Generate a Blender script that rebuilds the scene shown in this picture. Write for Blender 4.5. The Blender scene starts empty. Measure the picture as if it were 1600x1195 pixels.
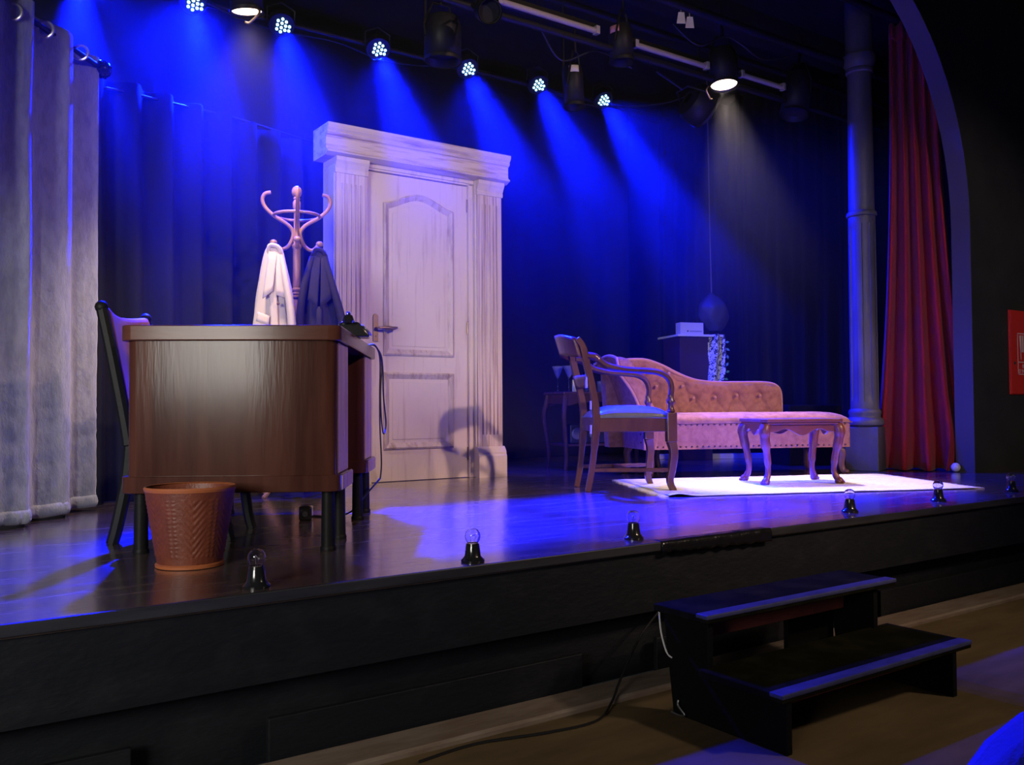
import bpy, bmesh, math, random
from mathutils import Vector, Matrix, noise as mnoise
PI = math.pi
rad = math.radians
random.seed(7)
sc = bpy.context.scene
COL = sc.collection
ST = 0.489            # stage top above the auditorium floor

# ------------------------------------------------------------------ camera
cam_d = bpy.data.cameras.new('camera')
cam = bpy.data.objects.new('camera', cam_d)
COL.objects.link(cam)
cam_d.sensor_fit = 'HORIZONTAL'
cam_d.sensor_width = 36.0
cam_d.lens = 1390.0 / 1600.0 * 36.0
cam_d.clip_start = 0.05
yaw, pitch, roll = rad(34.9), rad(1.63), rad(-0.33)
fwd = Vector((math.sin(yaw), math.cos(yaw), 0))
right = Vector((math.cos(yaw), -math.sin(yaw), 0))
up = Vector((0, 0, 1))
f2 = fwd * math.cos(pitch) + up * math.sin(pitch)
u2 = up * math.cos(pitch) - fwd * math.sin(pitch)
r3 = right * math.cos(roll) + u2 * math.sin(roll)
u3 = u2 * math.cos(roll) - right * math.sin(roll)
m3 = Matrix((r3, u3, -f2)).transposed()
cam.matrix_world = Matrix.Translation((0, -2.3373, 0.9765)) @ m3.to_4x4()
sc.camera = cam

# ------------------------------------------------------------------ world, exposure
w = bpy.data.worlds.new('world')
sc.world = w
w.use_nodes = True
w.node_tree.nodes['Background'].inputs[0].default_value = (0.85, 0.9, 1.0, 1)
w.node_tree.nodes['Background'].inputs[1].default_value = 0.010
sc.view_settings.view_transform = 'Standard'
sc.view_settings.look = 'None'
sc.view_settings.gamma = 1.0
sc.view_settings.exposure = 0.0
try:
    sc.view_settings.use_curve_mapping = False
except Exception:
    pass
cy = sc.cycles
cy.use_denoising = True
cy.max_bounces = 6
cy.diffuse_bounces = 3
cy.glossy_bounces = 3
cy.transmission_bounces = 6
cy.volume_bounces = 0
cy.sample_clamp_indirect = 4.0
cy.caustics_reflective = False
cy.caustics_refractive = False

# ------------------------------------------------------------------ lamps
def spot(name, loc, target, power, color, size, blend=0.5, radius=0.05):
    d = bpy.data.lights.new(name, 'SPOT')
    d.energy = power
    d.color = color
    d.spot_size = rad(size)
    d.spot_blend = blend
    d.shadow_soft_size = radius
    o = bpy.data.objects.new(name, d)
    COL.objects.link(o)
    o.location = loc
    v = Vector(target) - Vector(loc)
    o.rotation_euler = v.to_track_quat('-Z', 'Y').to_euler()
    return o

def area(name, loc, target, power, color, sx, sy):
    d = bpy.data.lights.new(name, 'AREA')
    d.shape = 'RECTANGLE'
    d.size, d.size_y = sx, sy
    d.energy = power
    d.color = color
    o = bpy.data.objects.new(name, d)
    COL.objects.link(o)
    o.location = loc
    v = Vector(target) - Vector(loc)
    o.rotation_euler = v.to_track_quat('-Z', 'Y').to_euler()
    return o

WARM = (1.0, 0.66, 0.50)
BLUE = (0.0012, 0.006, 1.0)
# front-of-house profiles hung over the audience
spot('house_profile_key', (3.75, -4.7, 4.05), (2.9, 2.9, ST + 0.50), 1120, WARM, 46, 0.9, 0.10)
spot('house_profile_sofa', (6.2, -4.2, 3.9), (4.8, 2.0, ST + 0.35), 900, WARM, 24, 0.6, 0.06)
spot('house_profile_pillar', (2.2, -5.6, 3.7), (6.5, 1.3, ST + 1.1), 560, (1.0, 0.78, 0.7), 24, 0.8, 0.08)
# unseen area lamp added at the left for the desk sheen and curtain
hl = area('desk_sheen_area', (-3.1, -2.7, 1.85), (0.70, 1.9, 1.25), 44, (1.0, 0.96, 0.90), 1.7, 1.4)
hl.data.spread = rad(64)
spot('curtain_fill_spot', (-1.6, -4.8, 2.6), (0.35, 2.0, ST + 0.45), 400, (0.93, 0.96, 1.0), 17, 0.7, 0.1)  # added fill spot, brightens the grey curtain only
spot('house_floor_lamp', (4.6, -3.6, 3.6), (3.3, -1.3, 0.0), 240, (1.0, 0.8, 0.62), 64, 0.8, 0.2)

# the blue diode lamps above the stage: positions, aim and light
LED_DIR = Vector((-0.16, -1.1, -1.45)).normalized()
LEDS = [(1.519, 3.3, 3.517), (2.090, 3.3, 3.514), (2.796, 3.3, 3.517),
        (3.543, 3.3, 3.536), (4.205, 3.3, 3.549), (4.889, 3.3, 3.558)]
FIELD = [((1.3, -0.5, -1.3), 70, 1500), ((-1.0, -2.9, -3.03), 50, 6500), ((0.15, -0.5, -1.45), 84, 1600), ((-0.1, -0.5, -1.45), 76, 1100),
         ((-0.1, -0.5, -1.45), 76, 1100), ((0.35, -0.55, -1.35), 76, 1100), ((0.75, -0.75, -1.15), 80, 2600)]
# the row runs on to the left past the frame: one more lamp there
for p, fd in zip([(0.87, 3.3, 3.515)] + LEDS, FIELD):
    o = Vector(p) + LED_DIR * 0.03
    spot('diode_beam', o, o + LED_DIR, 26000, BLUE, 21, 0.5, 0.055)
    spot('diode_field', o, o + Vector(fd[0]), fd[2], BLUE, fd[1], 1.0, 0.055)
# the two lit warm cans
spot('warm_can_beam', (1.43, 2.0, ST + 2.42), (1.66, 2.10, ST), 150, (1.0, 0.76, 0.62), 86, 0.6, 0.06)
spot('warm_can_beam', (4.905, 2.0, ST + 2.77), (4.75, 1.35, ST), 480, (1.0, 0.82, 0.74), 44, 0.6, 0.06)

# ------------------------------------------------------------------ materials
MATS = {}
def mat(name, col, rough=0.6, metal=0.0, spec=0.5, col2=None, nscale=(8, 8, 8), namt=0.5, ndetail=4.0,
        ramp=(0.35, 0.7), bump=0.0, bscale=(40, 40, 40), coat=0.0, sheen=0.0, trans=0.0, ior=1.45,
        emit=None, estr=1.0, rough2=None):
    if name in MATS:
        return MATS[name]
    m = bpy.data.materials.new(name)
    m.use_nodes = True
    nt = m.node_tree
    b = nt.nodes['Principled BSDF']
    b.inputs['Base Color'].default_value = (*col, 1)
    b.inputs['Roughness'].default_value = rough
    b.inputs['Metallic'].default_value = metal
    b.inputs['Specular IOR Level'].default_value = spec
    b.inputs['IOR'].default_value = ior
    b.inputs['Coat Weight'].default_value = coat
    b.inputs['Coat Roughness'].default_value = 0.16
    b.inputs['Sheen Weight'].default_value = sheen
    b.inputs['Transmission Weight'].default_value = trans
    if emit:
        b.inputs['Emission Color'].default_value = (*emit, 1)
        b.inputs['Emission Strength'].default_value = estr
    if col2 or bump or rough2 is not None:
        tc = nt.nodes.new('ShaderNodeTexCoord')
    def nz(scale, detail):
        mp = nt.nodes.new('ShaderNodeMapping')
        mp.inputs['Scale'].default_value = scale
        nt.links.new(tc.outputs['Object'], mp.inputs['Vector'])
        n = nt.nodes.new('ShaderNodeTexNoise')
        n.inputs['Scale'].default_value = 1.0
        n.inputs['Detail'].default_value = detail
        n.inputs['Roughness'].default_value = 0.6
        nt.links.new(mp.outputs[0], n.inputs['Vector'])
        return n
    if col2 or rough2 is not None:
        n = nz(nscale, ndetail)
        rp = nt.nodes.new('ShaderNodeMapRange')
        rp.inputs['From Min'].default_value = ramp[0]
        rp.inputs['From Max'].default_value = ramp[1]
        rp.inputs['To Max'].default_value = namt * 2 if namt < 0.5 else 1.0
        nt.links.new(n.outputs['Fac'], rp.inputs['Value'])
        if col2:
            mx = nt.nodes.new('ShaderNodeMix')
            mx.data_type = 'RGBA'
            mx.inputs[6].default_value = (*col, 1)
            mx.inputs[7].default_value = (*col2, 1)
            nt.links.new(rp.outputs[0], mx.inputs[0])
            nt.links.new(mx.outputs[2], b.inputs['Base Color'])
        if rough2 is not None:
            rr = nt.nodes.new('ShaderNodeMapRange')
            rr.inputs['To Min'].default_value = rough
            rr.inputs['To Max'].default_value = rough2
            nt.links.new(rp.outputs[0], rr.inputs['Value'])
            nt.links.new(rr.outputs[0], b.inputs['Roughness'])
    if bump:
        n2 = nz(bscale, 3.0)
        bp = nt.nodes.new('ShaderNodeBump')
        bp.inputs['Strength'].default_value = bump
        bp.inputs['Distance'].default_value = 0.01
        nt.links.new(n2.outputs['Fac'], bp.inputs['Height'])
        nt.links.new(bp.outputs[0], b.inputs['Normal'])
    MATS[name] = m
    return m

BLACKWALL = mat('black wall paint', (0.018, 0.019, 0.018), 0.75, col2=(0.028, 0.028, 0.026), nscale=(3, 3, 3), bump=0.15, bscale=(60, 60, 60))
REVEAL = mat('dark arch paint', (0.06, 0.06, 0.065), 0.6, bump=0.1, bscale=(50, 50, 50))
CEIL = mat('black ceiling paint', (0.012, 0.012, 0.014), 0.8)
STAGEBLACK = mat('scuffed black stage paint', (0.007, 0.008, 0.010), 0.55, spec=0.25, col2=(0.015, 0.015, 0.017), nscale=(5, 5, 9), ramp=(0.5, 0.85), bump=0.25, bscale=(25, 25, 60))
TREADBLACK = mat('matte black tread paint', (0.007, 0.007, 0.003), 0.85, spec=0.05, col2=(0.02, 0.019, 0.008), nscale=(9, 9, 9), ramp=(0.45, 0.8))
STEPBLACK = mat('black step paint', (0.005, 0.005, 0.005), 0.6, spec=0.15, bump=0.2, bscale=(40, 40, 40))
DECK = mat('worn stage deck', (0.062, 0.045, 0.045), 0.20, col2=(0.13, 0.090, 0.076), nscale=(2.5, 16, 4), ndetail=9, ramp=(0.42, 0.75), bump=0.22, bscale=(6, 70, 10), rough2=0.34, spec=0.6, coat=1.0)
VINYL = mat('brown auditorium floor', (0.17, 0.118, 0.062), 0.8, spec=0.05, col2=(0.10, 0.070, 0.036), nscale=(1.8, 6, 2), ndetail=6, bump=0.1, bscale=(12, 40, 10))
TRIMWOOD = mat('pale worn strip', (0.22, 0.17, 0.13), 0.6, col2=(0.14, 0.09, 0.06), nscale=(6, 30, 20))
GREYVELVET = mat('grey velvet', (0.36, 0.37, 0.40), 0.85, sheen=0.6, col2=(0.27, 0.28, 0.31), nscale=(30, 30, 12), ramp=(0.4, 0.65), bump=0.5, bscale=(90, 90, 45))
BLACKDRAPE = mat('black stage drape', (0.011, 0.011, 0.013), 0.95, spec=0.2, bump=0.2, bscale=(30, 30, 8))
REDDRAPE = mat('red velvet', (0.36, 0.010, 0.014), 0.85, sheen=0.1, col2=(0.24, 0.006, 0.009), nscale=(12, 12, 3), bump=0.25, bscale=(40, 40, 10))
IRON = mat('dark painted iron', (0.085, 0.085, 0.095), 0.5, col2=(0.055, 0.055, 0.06), nscale=(7, 7, 3), bump=0.15, bscale=(50, 50, 50))
DOORPAINT = mat('brushed off-white paint', (0.64, 0.55, 0.48), 0.6, col2=(0.36, 0.25, 0.19), nscale=(22, 14, 1.6), ndetail=7, ramp=(0.55, 0.88), bump=0.12, bscale=(40, 30, 5))
CORNPAINT = mat('brushed cornice paint', (0.62, 0.53, 0.46), 0.6, col2=(0.25, 0.15, 0.09), nscale=(2.2, 14, 26), ndetail=7, ramp=(0.48, 0.74), bump=0.12, bscale=(8, 30, 50))
FLUTEPAINT = mat('streaked fluted paint', (0.64, 0.54, 0.46), 0.6, col2=(0.24, 0.13, 0.08), nscale=(70, 30, 1.1), ndetail=8, ramp=(0.47, 0.72), bump=0.12, bscale=(60, 30, 4))
MOULDPAINT = mat('shade-darkened moulding paint', (0.57, 0.48, 0.42), 0.6, col2=(0.32, 0.22, 0.16), nscale=(26, 20, 5), ndetail=7, ramp=(0.46, 0.74), bump=0.12, bscale=(40, 30, 5))  # darker colour carries the groove shade of the panel mouldings
BRASS = mat('aged brass', (0.30, 0.21, 0.12), 0.42, metal=1.0)
STEEL = mat('dull steel', (0.5, 0.5, 0.52), 0.35, metal=1.0)
DESKWOOD = mat('dark red-brown varnished veneer', (0.058, 0.021, 0.014), 0.17, col2=(0.033, 0.011, 0.008), nscale=(14, 14, 1.3), ndetail=8, ramp=(0.38, 0.66), bump=0.05, bscale=(40, 40, 4), spec=0.13)
DESKTOP = mat('dark varnished desktop', (0.085, 0.030, 0.020), 0.2, col2=(0.05, 0.018, 0.012), nscale=(2, 14, 14), ndetail=7, bump=0.05, bscale=(6, 40, 40), spec=0.14)
DESKSIDE = mat('worn streaked veneer lightened for lamp light', (0.42, 0.27, 0.22), 0.42, col2=(0.18, 0.09, 0.065), nscale=(26, 26, 1.2), ndetail=8, ramp=(0.42, 0.7), bump=0.08, bscale=(60, 60, 5))  # base colour raised to stand for warm light on the desk side
BLACKPAINT = mat('black satin paint', (0.006, 0.006, 0.006), 0.5, spec=0.12, bump=0.1)
BLACKMETAL = mat('black lamp metal', (0.009, 0.009, 0.010), 0.5, spec=0.25)
BLACKPLASTIC = mat('black bakelite', (0.010, 0.010, 0.011), 0.14, coat=0.5)
RUBBER = mat('black rubber cable', (0.010, 0.010, 0.010), 0.5)
BASKET = mat('tooled brown leather', (0.14, 0.033, 0.015), 0.5, col2=(0.10, 0.022, 0.010), nscale=(20, 20, 14), bump=0.2, bscale=(90, 90, 90))
BASKETRIM = mat('tan basket rim', (0.30, 0.085, 0.028), 0.5)
STANDWOOD = mat('varnished beech', (0.34, 0.18, 0.10), 0.3, col2=(0.24, 0.115, 0.06), nscale=(20, 20, 4), coat=0.3)
CREAM = mat('cream cotton', (0.58, 0.48, 0.39), 0.85, bump=0.3, bscale=(45, 45, 14), sheen=0.1)
NAVY = mat('navy wool', (0.022, 0.017, 0.022), 0.9, spec=0.2, bump=0.3, bscale=(60, 60, 30))
CHAIRWOOD = mat('polished walnut', (0.115, 0.042, 0.020), 0.32, col2=(0.065, 0.022, 0.012), nscale=(14, 14, 5), coat=0.3, bump=0.04)
TABLEWOOD = mat('polished red mahogany', (0.18, 0.048, 0.026), 0.33, col2=(0.11, 0.028, 0.016), nscale=(5, 18, 18), coat=0.1)
DARKWOOD = mat('dark brown table wood', (0.14, 0.055, 0.035), 0.4, col2=(0.08, 0.03, 0.02), nscale=(5, 18, 18))
GREYLEATHER = mat('grey-green leather', (0.15, 0.155, 0.125), 0.24, col2=(0.11, 0.115, 0.09), nscale=(12, 12, 12), bump=0.2, bscale=(120, 120, 120))
BROWNLEATHER = mat('brown leather', (0.34, 0.115, 0.075), 0.42, col2=(0.25, 0.08, 0.05), nscale=(8, 8, 8), bump=0.15, bscale=(90, 90, 90))
ROSE = mat('dusty rose velvet', (0.37, 0.165, 0.095), 0.85, spec=0.2, sheen=0.05, col2=(0.25, 0.105, 0.06), nscale=(22, 22, 22), ramp=(0.4, 0.65), bump=0.25, bscale=(80, 80, 80))
ROSEBTN = mat('rose button velvet', (0.46, 0.21, 0.16), 0.7, sheen=0.2)
STUD = mat('bronze stud', (0.25, 0.13, 0.09), 0.3, metal=1.0)
RUG = mat('woven white cotton rug', (0.74, 0.69, 0.70), 0.95, col2=(0.55, 0.48, 0.46), nscale=(14, 40, 6), ramp=(0.5, 0.8), bump=0.6, bscale=(18, 110, 20))
PLASTER = mat('white enamel', (0.70, 0.68, 0.66), 0.5)
PALECARD = mat('pale card', (0.62, 0.58, 0.54), 0.8)
PINKCARD = mat('pink card', (0.55, 0.22, 0.26), 0.8)
GREYINK = mat('dark print', (0.05, 0.05, 0.05), 0.8)
FIRERED = mat('fire cabinet red', (0.62, 0.028, 0.020), 0.45, bump=0.03)
WHITEINK = mat('white print', (0.62, 0.60, 0.58), 0.6)
SEATFABRIC = mat('seat fabric tinted with blue light', (0.22, 0.22, 0.52), 0.85, spec=0.2, sheen=0.0, bump=0.3, bscale=(120, 120, 120))  # blue of the diode light is put into the fabric colour
GLASS = mat('clear glass', (1, 1, 1), 0.02, trans=1.0, ior=1.45)
BLUELIQ = mat('blue glass', (0.55, 0.6, 1.0), 0.05, trans=0.9, ior=1.4)
TAPE = mat('shiny black tape', (0.006, 0.006, 0.007), 0.25, bump=0.5, bscale=(30, 30, 30))
NOSING = mat('worn nosing paint tinted with blue light', (0.065, 0.07, 0.17), 0.4, col2=(0.04, 0.042, 0.10), nscale=(14, 40, 40))  # blue lamp light mixed into the nosing colour
RUSTRAIL = mat('red-brown batten', (0.30, 0.075, 0.05), 0.6, col2=(0.2, 0.05, 0.035), nscale=(8, 20, 20))
MAGENTA = mat('dark plum panel', (0.04, 0.016, 0.035), 0.7)
def floral():
    m = mat('printed floral cloth', (0.62, 0.62, 0.58), 0.85)
    nt = m.node_tree
    b = nt.nodes['Principled BSDF']
    tc = nt.nodes.new('ShaderNodeTexCoord')
    n = nt.nodes.new('ShaderNodeTexNoise')
    n.inputs['Scale'].default_value = 26
    n.inputs['Detail'].default_value = 3
    n.inputs['Distortion'].default_value = 1.6
    nt.links.new(tc.outputs['Object'], n.inputs['Vector'])
    r = nt.nodes.new('ShaderNodeValToRGB')
    r.color_ramp.elements[0].position = 0.44
    r.color_ramp.elements[0].color = (0.03, 0.03, 0.03, 1)
    r.color_ramp.elements[1].position = 0.52
    r.color_ramp.elements[1].color = (0.72, 0.72, 0.68, 1)
    nt.links.new(n.outputs['Fac'], r.inputs[0])
    nt.links.new(r.outputs[0], b.inputs['Base Color'])
    return m
FLORAL = floral()
GREENLEAF = mat('green leaf', (0.06, 0.30, 0.07), 0.6)
DIODE = mat('lit diode', (0.5, 0.8, 1), 0.4, emit=(0.42, 0.80, 1.0), estr=3.0)
LAMPGLOW = mat('lit lamp lens', (1, 0.8, 0.7), 0.4, emit=(1.0, 0.72, 0.58), estr=5.0)
LENSGLASS = mat('dark lens', (0.02, 0.02, 0.03), 0.15, spec=0.3)

# ------------------------------------------------------------------ mesh helpers
class MB:
    def __init__(s):
        s.bm = bmesh.new()
    def box(s, x0, x1, y0, y1, z0, z1, M=None):
        vs = [s.bm.verts.new(Vector((x, y, z)) if M is None else M @ Vector((x, y, z)))
              for z in (z0, z1) for y in (y0, y1) for x in (x0, x1)]
        for f in ((0, 2, 3, 1), (4, 5, 7, 6), (0, 1, 5, 4), (2, 6, 7, 3), (0, 4, 6, 2), (1, 3, 7, 5)):
            s.bm.faces.new([vs[i] for i in f])
        return s
    def prism(s, pts, a, b, axis='z', M=None):
        def P(p, t):
            v = {'z': (p[0], p[1], t), 'y': (p[0], t, p[1]), 'x': (t, p[0], p[1])}[axis]
            return Vector(v) if M is None else M @ Vector(v)
        A = [s.bm.verts.new(P(p, a)) for p in pts]
        B = [s.bm.verts.new(P(p, b)) for p in pts]
        n = len(pts)
        s.bm.faces.new(A[::-1])
        s.bm.faces.new(B)
        for i in range(n):
            s.bm.faces.new([A[i], A[(i + 1) % n], B[(i + 1) % n], B[i]])
        return s
    def lathe(s, prof, seg=20, c=(0, 0, 0), M=None, cap=True):
        rings = []
        for r, z in prof:
            ring = []
            for k in range(seg):
                a = 2 * PI * k / seg
                v = Vector((c[0] + r * math.cos(a), c[1] + r * math.sin(a), c[2] + z))
                ring.append(s.bm.verts.new(v if M is None else M @ v))
            rings.append(ring)
        for A, B in zip(rings, rings[1:]):
            for k in range(seg):
                s.bm.faces.new([A[k], A[(k + 1) % seg], B[(k + 1) % seg], B[k]])
        if cap:
            s.bm.faces.new(rings[0][::-1])
            s.bm.faces.new(rings[-1])
        return s
    def tube(s, path, rr, seg=8, M=None, sq=False, flat=1.0):
        P = [Vector(p) for p in path]
        if not isinstance(rr, (list, tuple)):
            rr = [rr] * len(P)
        if len(rr) != len(P):
            rr = [rr[0] + (rr[-1] - rr[0]) * i / (len(P) - 1) for i in range(len(P))]
        T = []
        for i in range(len(P)):
            t = P[min(i + 1, len(P) - 1)] - P[max(i - 1, 0)]
            T.append(t.normalized())
        ref = Vector((0, 0, 1)) if abs(T[0].z) < 0.8 else Vector((1, 0, 0))
        n = T[0].cross(ref).normalized()
        rings = []
        for i, p in enumerate(P):
            n = (n - T[i] * n.dot(T[i])).normalized()
            b = T[i].cross(n)
            ring = []
            for k in range(seg):
                a = 2 * PI * (k + 0.5) / seg
                q = rr[i] * (1.2 if sq and seg == 4 else 1)
                v = p + n * (q * math.cos(a)) + b * (q * flat * math.sin(a))
                ring.append(s.bm.verts.new(v if M is None else M @ v))
            rings.append(ring)
        for A, B in zip(rings, rings[1:]):
            for k in range(seg):
                s.bm.faces.new([A[k], A[(k + 1) % seg], B[(k + 1) % seg], B[k]])
        s.bm.faces.new(rings[0][::-1])
        s.bm.faces.new(rings[-1])
        return s
    def grid(s, fn, nu, nv, M=None, closed=False):
        G = []
        for i in range(nu + (0 if closed else 1)):
            row = []
            for j in range(nv + 1):
                v = Vector(fn(i / nu, j / nv))
                row.append(s.bm.verts.new(v if M is None else M @ v))
            G.append(row)
        n = len(G)
        for i in range(nu):
            A, B = G[i], G[(i + 1) % n]
            for j in range(nv):
                s.bm.faces.new([A[j], B[j], B[j + 1], A[j + 1]])
        return s
    def ball(s, c, r, seg=12, sz=1.0, M=None):
        n = max(6, seg // 2)
        prof = [(max(r * math.sin(PI * i / n), 1e-4), -r * sz * math.cos(PI * i / n)) for i in range(n + 1)]
        return s.lathe(prof, seg, c, M)
    def build(s, name, m, parent=None, smooth=True, angle=38, bevel=0.0, solid=0.0, sub=0, bseg=2, loc=None, rotz=None):
        me = bpy.data.meshes.new(name)
        bmesh.ops.recalc_face_normals(s.bm, faces=s.bm.faces)
        s.bm.to_mesh(me)
        s.bm.free()
        me.materials.append(m)
        if smooth:
            me.shade_smooth()
            me.set_sharp_from_angle(angle=rad(angle))
        o = bpy.data.objects.new(name, me)
        COL.objects.link(o)
        if parent is not None:
            o.parent = parent
        if loc is not None:
            o.location = loc
        if rotz is not None:
            o.rotation_euler = (0, 0, rotz)
        if solid:
            md = o.modifiers.new('solidify', 'SOLIDIFY')
            md.thickness = solid
            md.offset = 0
        if sub:
            md = o.modifiers.new('subdivision', 'SUBSURF')
            md.levels = md.render_levels = sub
        if bevel:
            md = o.modifiers.new('bevel', 'BEVEL')
            md.width = bevel
            md.segments = bseg
            md.limit_method = 'ANGLE'
            md.angle_limit = rad(40)
        return o

def thing(name, label, cat, loc=(0, 0, 0), rotz=0.0, group=None, rot=None):
    o = bpy.data.objects.new(name, None)
    o.empty_display_size = 0.1
    COL.objects.link(o)
    o.location = loc
    o.rotation_euler = rot if rot is not None else (0, 0, rotz)
    return tag(o, label, cat, group)

def tag(o, label, cat, group=None):
    o['label'] = label
    o['category'] = cat
    if group:
        o['group'] = group
    return o

def struct(o):
    o['kind'] = 'structure'
    return o

def spline(pts, n=8):
    P = [Vector(p) for p in pts]
    out = []
    for i in range(len(P) - 1):
        p0 = P[max(i - 1, 0)]; p1 = P[i]; p2 = P[i + 1]; p3 = P[min(i + 2, len(P) - 1)]
        for k in range(n):
            t = k / n
            out.append(0.5 * ((2 * p1) + (p2 - p0) * t + (2 * p0 - 5 * p1 + 4 * p2 - p3) * t * t + (3 * p1 - p0 - 3 * p2 + p3) * t ** 3))
    out.append(P[-1])
    return out

def sp2(pts, n=6):
    return [(v.x, v.y) for v in spline([(p[0], p[1], 0) for p in pts], n)]

def copy_tree(o, parent=None):
    c = o.copy()
    COL.objects.link(c)
    if parent is not None:
        c.parent = parent
    for ch in list(o.children):
        copy_tree(ch, c)
    return c

def rect_path(w, d, r, n=5):
    pts = []
    for cx, cyy, a0 in ((w - r, d - r, 0), (r, d - r, 90), (r, r, 180), (w - r, r, 270)):
        for k in range(n + 1):
            a = rad(a0 + 90 * k / n)
            pts.append((cx + r * math.cos(a), cyy + r * math.sin(a)))
    return pts

# ------------------------------------------------------------------ the shell
struct(MB().box(-5, 11, -9, 0.03, -0.1, 0).build('floor', VINYL, smooth=False))
struct(MB().box(-4.0, 9.0, 5.6, 5.75, ST - 0.05, 5.4).build('wall_back', BLACKWALL, smooth=False))
struct(MB().box(8.3, 8.45, 1.2, 5.6, ST - 0.05, 5.4).build('wall_right', BLACKWALL, smooth=False))
struct(MB().box(-2.2, -2.05, 1.2, 5.6, ST - 0.05, 5.4).build('wall_left', BLACKWALL, smooth=False))
cl = struct(MB().box(-4, 9, 1.1, 5.75, ST + 4.0, ST + 4.15).build('ceiling', CEIL, smooth=False))
for k, y in enumerate((1.35, 2.9)):
    MB().box(-3.9, 8.2, y - 0.09, y + 0.09, ST + 3.78, ST + 4.02).build('ceiling_beam', CEIL, cl, smooth=False)

# proscenium wall with a rounded arch
pts = [(6.42, ST), (6.42, ST + 1.8)]
for k in range(1, 17):
    a = rad(90 * k / 16)
    pts.append((6.42 - 1.6 + 1.6 * math.cos(a), ST + 1.8 + 1.8 * math.sin(a)))
pts += [(-4.0, ST + 3.6), (-4.0, 5.6), (10.5, 5.6), (10.5, ST)]
struct(MB().prism(pts, 1.035, 1.165, 'y').build('wall_front', BLACKWALL, smooth=True, angle=30))
# painted reveal lining the arch (a thin board following the curve)
inner = pts[:18]
lin = []
for (x, z) in inner:
    lin.append((x - 0.004, z - (0.004 if x < 6.41 else 0)))
mb = MB()
for (a, b), (c, d) in zip(zip(inner, lin), list(zip(inner, lin))[1:]):
    mb.prism([(a[0] + 0.001, a[1]), (c[0] + 0.001, c[1]), d, b], 1.03, 1.17, 'y')
struct(mb.build('trim_1', REVEAL, smooth=True))

# the stage
stage = struct(bpy.data.objects.new('stage', None))
COL.objects.link(stage)
MB().box(-4, 10.5, 0.0, 5.6, ST - 0.035, ST).build('deck', DECK, stage, smooth=False, bevel=0.006)
MB().box(-4, 10.5, 0.010, 0.035, 0.245, ST - 0.035).build('fascia_board', STAGEBLACK, stage, smooth=False)
MB().box(-4, 10.5, 0.10, 0.125, 0.0, ST - 0.036).build('recess_board', STAGEBLACK, stage, smooth=False)
for x0, x1 in ((-2.2, 0.5), (0.85, 1.95), (2.3, 3.35), (3.7, 5.3), (5.6, 7.4)):
    MB().box(x0, x1, 0.045, 0.065, 0.006, 0.135).build('lower_panel', STAGEBLACK, stage, smooth=False, bevel=0.003)
o = MB().box(-4, 10.5, -0.012, 0.001, ST - 0.028, ST + 0.003).build('edge_strip', mat('worn edge strip paint', (0.03, 0.03, 0.034), 0.4, col2=(0.012, 0.012, 0.014), nscale=(3, 20, 20)), stage, smooth=False, bevel=0.003)
# pale ledge along the foot of the stage
struct(MB().prism([(-0.10, 0.0), (-0.10, 0.012), (-0.092, 0.020), (0.028, 0.026), (0.028, 0)], -4, 10.5, 'x').build('trim_2', TRIMWOOD, smooth=False))

# ------------------------------------------------------------------ haze that shows the beams
hz = MB().box(-2.0, 8.25, 1.18, 5.58, ST + 0.002, ST + 3.97).build('haze', None or BLACKPAINT, smooth=False)
hm = bpy.data.materials.new('thin stage haze')
hm.use_nodes = True
nt = hm.node_tree
nt.nodes.remove(nt.nodes['Principled BSDF'])
vs = nt.nodes.new('ShaderNodeVolumeScatter')
vs.inputs['Color'].default_value = (1, 1, 1, 1)
tcz = nt.nodes.new('ShaderNodeTexCoord')
sep = nt.nodes.new('ShaderNodeSeparateXYZ')
mr = nt.nodes.new('ShaderNodeMapRange')
mr.interpolation_type = 'SMOOTHSTEP'
mr.inputs['From Min'].default_value = ST + 0.8
mr.inputs['From Max'].default_value = ST + 2.9
mr.inputs['To Min'].default_value = 0.0015
mr.inputs['To Max'].default_value = 0.0125
nt.links.new(tcz.outputs['Object'], sep.inputs[0])
nt.links.new(sep.outputs['Z'], mr.inputs['Value'])
nt.links.new(mr.outputs[0], vs.inputs['Density'])
vs.inputs['Anisotropy'].default_value = 0.35
nt.links.new(vs.outputs[0], nt.nodes['Material Output'].inputs['Volume'])
hz.data.materials[0] = hm
hz['kind'] = 'stuff'
tag(hz, 'thin haze hanging over the stage and showing the light beams', 'haze')

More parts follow.
